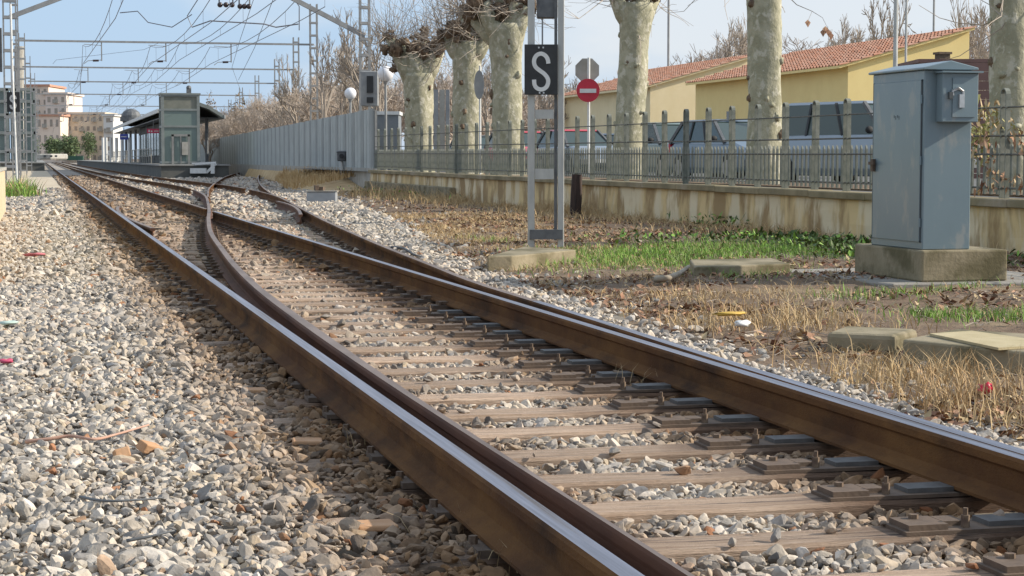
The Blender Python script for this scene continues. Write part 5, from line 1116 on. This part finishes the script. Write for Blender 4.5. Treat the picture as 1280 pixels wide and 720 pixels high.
for nm, za, zc, m_ in (('top_panel', z1, ztop, mat('stained_tower_panel', (.15, .16, .13), (.22, .22, .18), 1.5, .7)), ('glass_pane', z2, z1, M['towerglass']), ('glass_pane', zb, z2, M['towerglass'])):
    mb = MB(); mb.box(((x0_+x1_)/2, yc, (za+zc)/2), (tw_-.1, .05, zc-za)); part(nm, mb, m_, lt, world=True); mb = MB(); mb.box((x0_, yc+1, (za+zc)/2), (.05, 1.9, zc-za)); part(nm, mb, m_, lt, world=True); mb = MB(); mb.box((x1_, yc+1, (za+zc)/2), (.05, 1.9, zc-za)); part(nm, mb, m_, lt, world=True)
mb = MB(); mb.box(((x0_+x1_)/2, yc+1, ztop+.04), (tw_+.3, 2.3, .10)); part('roof', mb, M['steelgreen'], lt, world=True)
mb = MB(); c = P(236, 115, TD+1); mb.box(c, (.28, .28, .35)); mb.sphere(c+Vector((0, 0, .25)), .16, 8, 6); part('roof_vent', mb, M['postdark'], lt, world=True)
mb = MB(); q0 = P(215, 204, TD-.12); q1 = P(238, 168, TD-.12)
for (xa, xb, za, zc) in ((q0.x, q0.x+.14, zb, q1.z), (q1.x-.14, q1.x, zb, q1.z), (q0.x, q1.x, q1.z-.12, q1.z+.02), ((q0.x+q1.x)/2-.03, (q0.x+q1.x)/2+.03, zb, q1.z-.12)): mb.box(((xa+xb)/2, yc-.10, (za+zc)/2), (xb-xa, .06, zc-za))
part('door_frame', mb, M['plat'], lt, world=True); mb = MB(); mb.box((q0.x+(q1.x-q0.x)*.72, yc-.15, 1.75), (.36, .03, .8)); part('notice', mb, M['kerb'], lt, world=True)
cn_ = thing('platform_canopy', 'dark canopy with low pitched roof running along the island platform', 'canopy', (9, 122, .8))
mb = MB(); yy0, yy1 = 122.5, 205; zl, zr_, zt = 4.2, 3.85, 4.85
top = [(7.25, zl), (8.2, zl+.38), (9.3, zt-.02), (10.4, zl+.25), (11.35, zr_)]; pol = top+[(x, z-.22) for x, z in reversed(top)]
mb.prism(pol, yy0, yy1, 'y'); part('roof', mb, M['steelgreen'], cn_, world=True)
mb = MB(); mb.box((7.22, (yy0+yy1)/2, zl-.08), (.06, yy1-yy0+.1, .24)); mb.box((11.38, (yy0+yy1)/2, zr_-.08), (.06, yy1-yy0+.1, .22)); part('fascia', mb, M['white'], cn_, world=True)
mb = MB(); mb.box((9.3, (yy0+yy1)/2+.5, 3.72), (3.6, yy1-yy0-2, .06)); part('ceiling', mb, M['postdark'], cn_, world=True)
for k_ in range(9):
    for x in (8.2, 10.4): mb = MB(); mb.tube([(x, yy0+2+k_*9.6, .8), (x, yy0+2+k_*9.6, 3.7)], .11, 8); part('column', mb, M['postdark'], cn_, world=True)
mb = MB(); mb.sphere(P(164, 147, 172), .9, 12, 7, sq=(1, 1, .9)); mb.tube([P(164, 152, 172), P(164, 147, 172)], 1.0, 12); part('roof_vent', mb, M['postdark'], cn_, world=True)
wr = thing('waiting_room', 'dark glazed waiting room under the island canopy', 'waiting room', (9.3, 135, .8)); mb = MB(); mb.box((9.3, 150, 2.2), (2.2, 34, 2.8)); part('wall', mb, M['platface'], wr, world=True)
for k_ in range(9): mb = MB(); mb.box((8.16, 135+k_*3.6, 2.2), (.05, 2.6, 1.7)); part('window', mb, M['towerglass'], wr, world=True)
pn = thing('ticket_machine', 'beige box beside the lift tower on the platform', 'machine', (8.3, 127, .8)); mb = MB(); mb.box((8.35, 127, 1.55), (1.3, 1.0, 1.5)); part('case', mb, mat('beige_case', (.30, .29, .25), (.25, .24, .21), 3), pn, world=True, bevel=.03)
M['redsign'] = mat('red_sign_board', (.45, .015, .07), rough=.4); M['bluesign'] = mat('blue_sign_board', (.03, .05, .30), rough=.4)
def fsign(name, label, u0, u1, v0, v1, D_, m, cat, bars):
    t = thing(name, label, cat, P((u0+u1)/2, v1, D_)); a = P(u0, v1, D_); b = P(u1, v0, D_); c = (a+b)/2; wdt = (b-a).xy.length; mb = MB(); mb.box(c, (wdt, .12, b.z-a.z), ang); bo = part('board', mb, m, t, world=True)
    for (f0, f1, g0, g1) in bars:
        mb = MB(); cc = c+si*((f0+f1)/2-.5)*wdt-fr*.075; cc.z = a.z+(b.z-a.z)*(g0+g1)/2; mb.box(cc, ((f1-f0)*wdt, .02, (g1-g0)*(b.z-a.z)), ang); link('lettering', mb.mesh('lettering', M['white'], False, Vector(t.location)), bo)
    mb = MB(); mb.bar(Vector((c.x, c.y, b.z)), Vector((c.x, c.y, b.z+.5)), .05); part('hanger', mb, M['postdark'], t, world=True)
fsign('station_sign', 'small red station sign hanging under the canopy', 184, 200, 161, 166.5, 124, M['redsign'], 'sign', [(.12, .22, .25, .75), (.3, .42, .3, .6), (.55, .9, .4, .55)])
fsign('station_sign', 'small blue station name board on the platform', 150, 160, 167.5, 174.5, 150, M['bluesign'], 'sign', [(.15, .85, .45, .58)])
for j, u in enumerate((129, 133, 139, 146, 153, 162)):
    D_ = 118*155/max(20, (u-50))*.92; c = P(u, 203, D_); c.z = .8; t = thing('white_post', ['slim white platform post farthest left in the row', 'slim white platform post second from left in the row', 'slim white platform post third from left in the row', 'slim white platform post left of the blue sign', 'slim white platform post right under the blue sign', 'slim white platform post nearest the canopy eave'][j], 'post', c, 0, 'white posts along the island platform'); mb = MB(); mb.tube([c, Vector((c.x, c.y, P(u, 172, D_).z))], .14, 8); part('shaft', mb, M['white'], t, world=True)
pr_ = thing('platform_railing', 'pale railing along the island platform left of the canopy', 'railing', (7.3, 150, .8)); mb = MB()
for z in (1.3, 1.8): mb.bar((7.3, 132, z), (7.3, 215, z), .05)
for k_ in range(28): mb.bar((7.3, 132+k_*3, .8), (7.3, 132+k_*3, 1.8), .06)
part('bars', mb, M['kerb'], pr_, world=True)

# ------------------------------------------------------------------ left side: platform, station building, wall, mast sign
mb = MB(); mb.add([(-1.9, 74, -.0), (.80, 74, .0), (.60, 182, .0), (-4, 182, .0)], [(0, 1, 2, 3)]); struct('path', mb, mat('pale_path', (.55, .46, .34), (.46, .38, .27), .8, .95, coord='World'))
lp = thing('side_platform', 'low dark edged platform left of the tracks', 'platform', (-3, 182, 0)); mb = MB(); mb.box((-3.4, 182+150, .30), (7.6, 300, .8)); part('base', mb, M['platface'], lp, world=True); mb = MB(); mb.box((-3.4, 182+150, .73), (7.8, 300.2, .08)); part('paving', mb, M['plat'], lp, world=True)
sbd = thing('station_building', 'dark grey framed glazed stair tower at the left edge', 'building', (-4, 196, .77)); DD = 196
xa = P(-20, 198, DD).x; xb = P(45, 198, DD).x; zt = P(20, 116, DD).z
for (u0, u1) in ((-20, -16), (11, 14), (22, 25), (43, 46)):
    mb = MB(); a = P(u0, 198, DD); b = P(u1, 198, DD); mb.box(((a.x+b.x)/2, DD*.97, (zt+.77)/2), (abs(b.x-a.x), .3, zt-.77)); part('column', mb, M['steelgreen'], sbd, world=True)
for v in (117, 131, 147, 168, 190): mb = MB(); z = P(20, v, DD).z; mb.box(((xa+xb)/2, DD*.97-.02, z), (xb-xa, .26, .28)); part('beam', mb, M['steelgreen'], sbd, world=True)
for i in range(4):
    u0, u1 = -16+i*16, -1+i*16; mb = MB(); a = P(u0, 198, DD); b = P(min(u1, 44), 198, DD); mb.box(((a.x+b.x)/2, DD*.97+.3, (zt+.77)/2), (abs(b.x-a.x), .1, zt-.9)); part('glass_pane', mb, M['towerglass'], sbd, world=True)
mb = MB(); mb.add([(xb-.5, DD, zt), (xb-.5, DD+.3, zt), (xb+.2, DD, .8), (xb+.2, DD+.3, .8), (xb-.9, DD, zt), (xb-.9, DD+.3, zt)], [(0, 1, 3, 2), (4, 0, 2)]); part('stair_stringer', mb, M['mast'], sbd, world=True)
lw = thing('garden_wall', 'short sunlit yellow rendered wall at the left edge', 'wall', (-.77, 40, 0)); mb = MB(); mb.box((-.86, 30, .42), (.28, 24, .96)); part('body', mb, mat('sunlit_yellow_render', (.62, .50, .34), (.50, .39, .25), 1.5, .9, 0, .3, 20, coord='World'), lw, world=True, bevel=.02); mb = MB(); mb.box((-.86, 30, .93), (.34, 24.1, .06)); part('coping', mb, M['kerb'], lw, world=True)
gf = thing('mesh_fence', 'green covered fence panel on the left yellow wall', 'fence', (-.8, 40, .96)); mb = MB(); mb.box((-.87, 30, 1.38), (.03, 23.8, .80)); part('screen', mb, mat('green_screen', (.02, .16, .08), (.03, .21, .11), 3, .8), gf, world=True)
for k_ in range(9): mb = MB(); mb.box((-.84, 18.4+k_*2.9, 1.42), (.05, .05, .90)); part('post', mb, M['post'], gf, world=True)
# slim white leaning pole with small S board
LS = 60.0
ls = thing('speed_board', 'small distant black S board on a slim leaning white pole at left', 'railway sign', Vector((*P(21, 236, LS).xy, 0)))
mb = MB(); mb.tube([P(21.5, 239, LS), P(19, 170, LS), P(15.5, 90, LS), P(13, 5, LS)], .035, 8); part('pole', mb, M['white'], ls, world=True)
a = P(9, 140, LS+.12); b = P(24.5, 115, LS+.12); c = (a+b)/2; mb = MB(); mb.box(c, ((b-a).xy.length, .04, b.z-a.z), ang); lbd = part('board', mb, M['black'], ls, world=True)
vs, fs = letter_S(lambda u, v, dd: P(16.4+(u-676.5)*.36, 127.5+(v-89.5)*.36, LS+.09+dd), 3.4); mb = MB(); mb.add(vs, fs); link('letter', mb.mesh('letter', M['white'], False, Vector(ls.location)), lbd)
bk = thing('dark_board', 'dark board cut by the left picture edge, high on a pole', 'sign', Vector((*P(-4, 198, 45).xy, 0))); mb = MB(); a = P(-14, 90, 45); b = P(2, 35, 45); c = (a+b)/2; mb.box(c, ((b-a).xy.length, .05, b.z-a.z), ang); part('board', mb, M['postdark'], bk, world=True); mb = MB(); pole(mb, Vector((c.x, c.y, 0)), Vector((c.x, c.y, b.z)), .05); part('pole', mb, M['post'], bk, world=True)
# spiky green plant at the pole foot
c = G(23, 247, -.04); n = 420; q = clump(n, c.x, c.y, .28, .9); bsh = blades('spiky_plant', np.column_stack([q, np.full(n, -.05)]), .50+.35*rng.random(n), .55, .030, [M['green'], M['straw']], (rng.random(n) < .3).astype(int)); del bsh['kind']; tag(bsh, 'tufted green spiky plant at the foot of the slim white pole', 'plant')

# far apartment blocks
M['farwin'] = mat('shuttered_window', (.28, .24, .20), (.36, .32, .27), .3, .6, coord='World')
def block(u0, u1, vt, vb, D_, m, label, floors, cols_, roofm=None, depth=14):
    a = P(u0, vb, D_); b = P(u1, vb, D_); zt = P(u0, vt, D_).z; c = (a+b)/2; W_ = (b-a).xy.length; t = thing('apartment_building', label, 'building', Vector((c.x, c.y, 0)), ang)
    mb = MB(); mb.box((0, depth/2, zt/2), (W_, depth, zt)); part('wall', mb, m, t)
    mb = MB(); mb.box((0, depth/2, zt+.3), (W_+1, depth+1, .6)); part('roof', mb, roofm or m, t)
    wm = MB(); wm.box((0, 0, 0), (W_/cols_*.42, .12, zt/floors*.45)); wme = wm.mesh('window', M['farwin']); sm_ = MB(); sm_.box((0, -.45, 0), (W_/cols_*.8, .9, .16)); sm_.box((0, -.88, .5), (W_/cols_*.8, .06, .9)); sme = sm_.mesh('balcony', M['kerb'])
    for f_ in range(floors):
        for k_ in range(cols_):
            x = -W_/2+W_*(k_+.5)/cols_; z = zt*(f_+.55)/floors
            wo = link('window', wme, t); wo.location = (x, -.02, z)
            if (f_+k_) % 3 == 0: bo = link('balcony', sme, t); bo.location = (x, 0, z-zt/floors*.28)
    return t
cream = mat('cream_render', (.78, .66, .55), (.72, .60, .50), .2, .9); cream2 = mat('tan_render', (.72, .61, .47), (.66, .55, .42), .2, .9); pk_ = mat('pale_pink_render', (.74, .64, .57), (.68, .59, .53), .2, .9)
block(28, 62, 108, 196, 560, cream, 'tall cream apartment block with reddish roof', 7, 4, M['terracotta'], 20); block(58, 84, 118, 196, 540, pk_, 'stepped pale pink apartment block right of the tall one', 6, 3, None, 20)
block(46, 76, 145, 197, 500, cream, 'lower cream house in front of the tall block', 3, 4, M['terracotta'], 12); block(76, 130, 143, 197, 510, cream2, 'long tan apartment block at the end of the line', 5, 7, None, 16)
block(130, 142, 145, 197, 500, mat('white_render', (.66, .66, .64), rough=.9), 'narrow white building at the right end of the tan block', 5, 1, None, 12)
tk = thing('chimney_stack', 'white round tower rising behind the left mast', 'tower', P(24, 196, 450)); mb = MB(); mb.tube([P(24, 198, 450), P(24, 58, 450)], 1.1, 14); part('shaft', mb, M['kerb'], tk, world=True)
wt = thing('parked_train', 'distant white railway carriage end at the end of the line', 'train', P(62, 199, 330)); mb = MB(); a = P(51, 199.5, 330); b = P(75, 192.3, 330); c = (a+b)/2; mb.box(c, ((b-a).xy.length, 12, b.z-a.z), ang); part('body', mb, M['kerb'], wt, world=True, bevel=.2)
for u in (56, 64, 70): mb = MB(); a = P(u-1.5, 196.3, 323.8); b = P(u+1.5, 194, 323.8); mb.box((a+b)/2, ((b-a).xy.length, .1, b.z-a.z), ang); part('window', mb, M['glassdark'], wt, world=True)
ge = thing('hedge_fence', 'low dark green fence across the far end of the tracks', 'fence', P(88, 200, 340)); mb = MB(); a = P(74, 200.2, 340); b = P(104, 195, 340); mb.box((a+b)/2, ((b-a).xy.length, .4, b.z-a.z), ang); part('panel', mb, mat('dark_green_screen', (.04, .10, .07), (.06, .13, .09), .5, .9), ge, world=True)
# twigs, clods and small clutter on the verge
p = verge_points(2600, 6.8, 30, .05); p = p[inview(p)]
mb = MB()
for (x, y) in p[:1300]:
    a = random.uniform(0, 6.28); L_ = random.uniform(.05, .22); z = gz(x, y)+.012; mb.tube([(x, y, z), (x+math.cos(a)*L_*.5, y+math.sin(a)*L_*.5, z+random.uniform(.0, .03)), (x+math.cos(a+.3)*L_, y+math.sin(a+.3)*L_, z)], .003, 3)
o = struct('fallen_twigs', mb, M['twig'], kind='stuff'); tag(o, 'small fallen twigs strewn over the verge', 'twigs')
pc_ = p[1300:]; nn_ = len(pc_); sz_ = rng.lognormal(-3.7, .45, nn_)
clods = bpy.data.collections.new('clod_shapes')
for q in list(stones.objects)[:4]:
    me = q.data.copy(); me.materials[0] = M['soil']; clods.objects.link(bpy.data.objects.new('clod', me))
o = scatter('soil_clods', np.column_stack([pc_, zat(pc_, .0)]), np.stack([sz_, sz_, sz_*.6], 1), rng.uniform(0, 6, (nn_, 3)), rng.integers(0, 4, nn_), clods); tag(o, 'brown clods of earth on the verge', 'soil clods', kind='stuff')
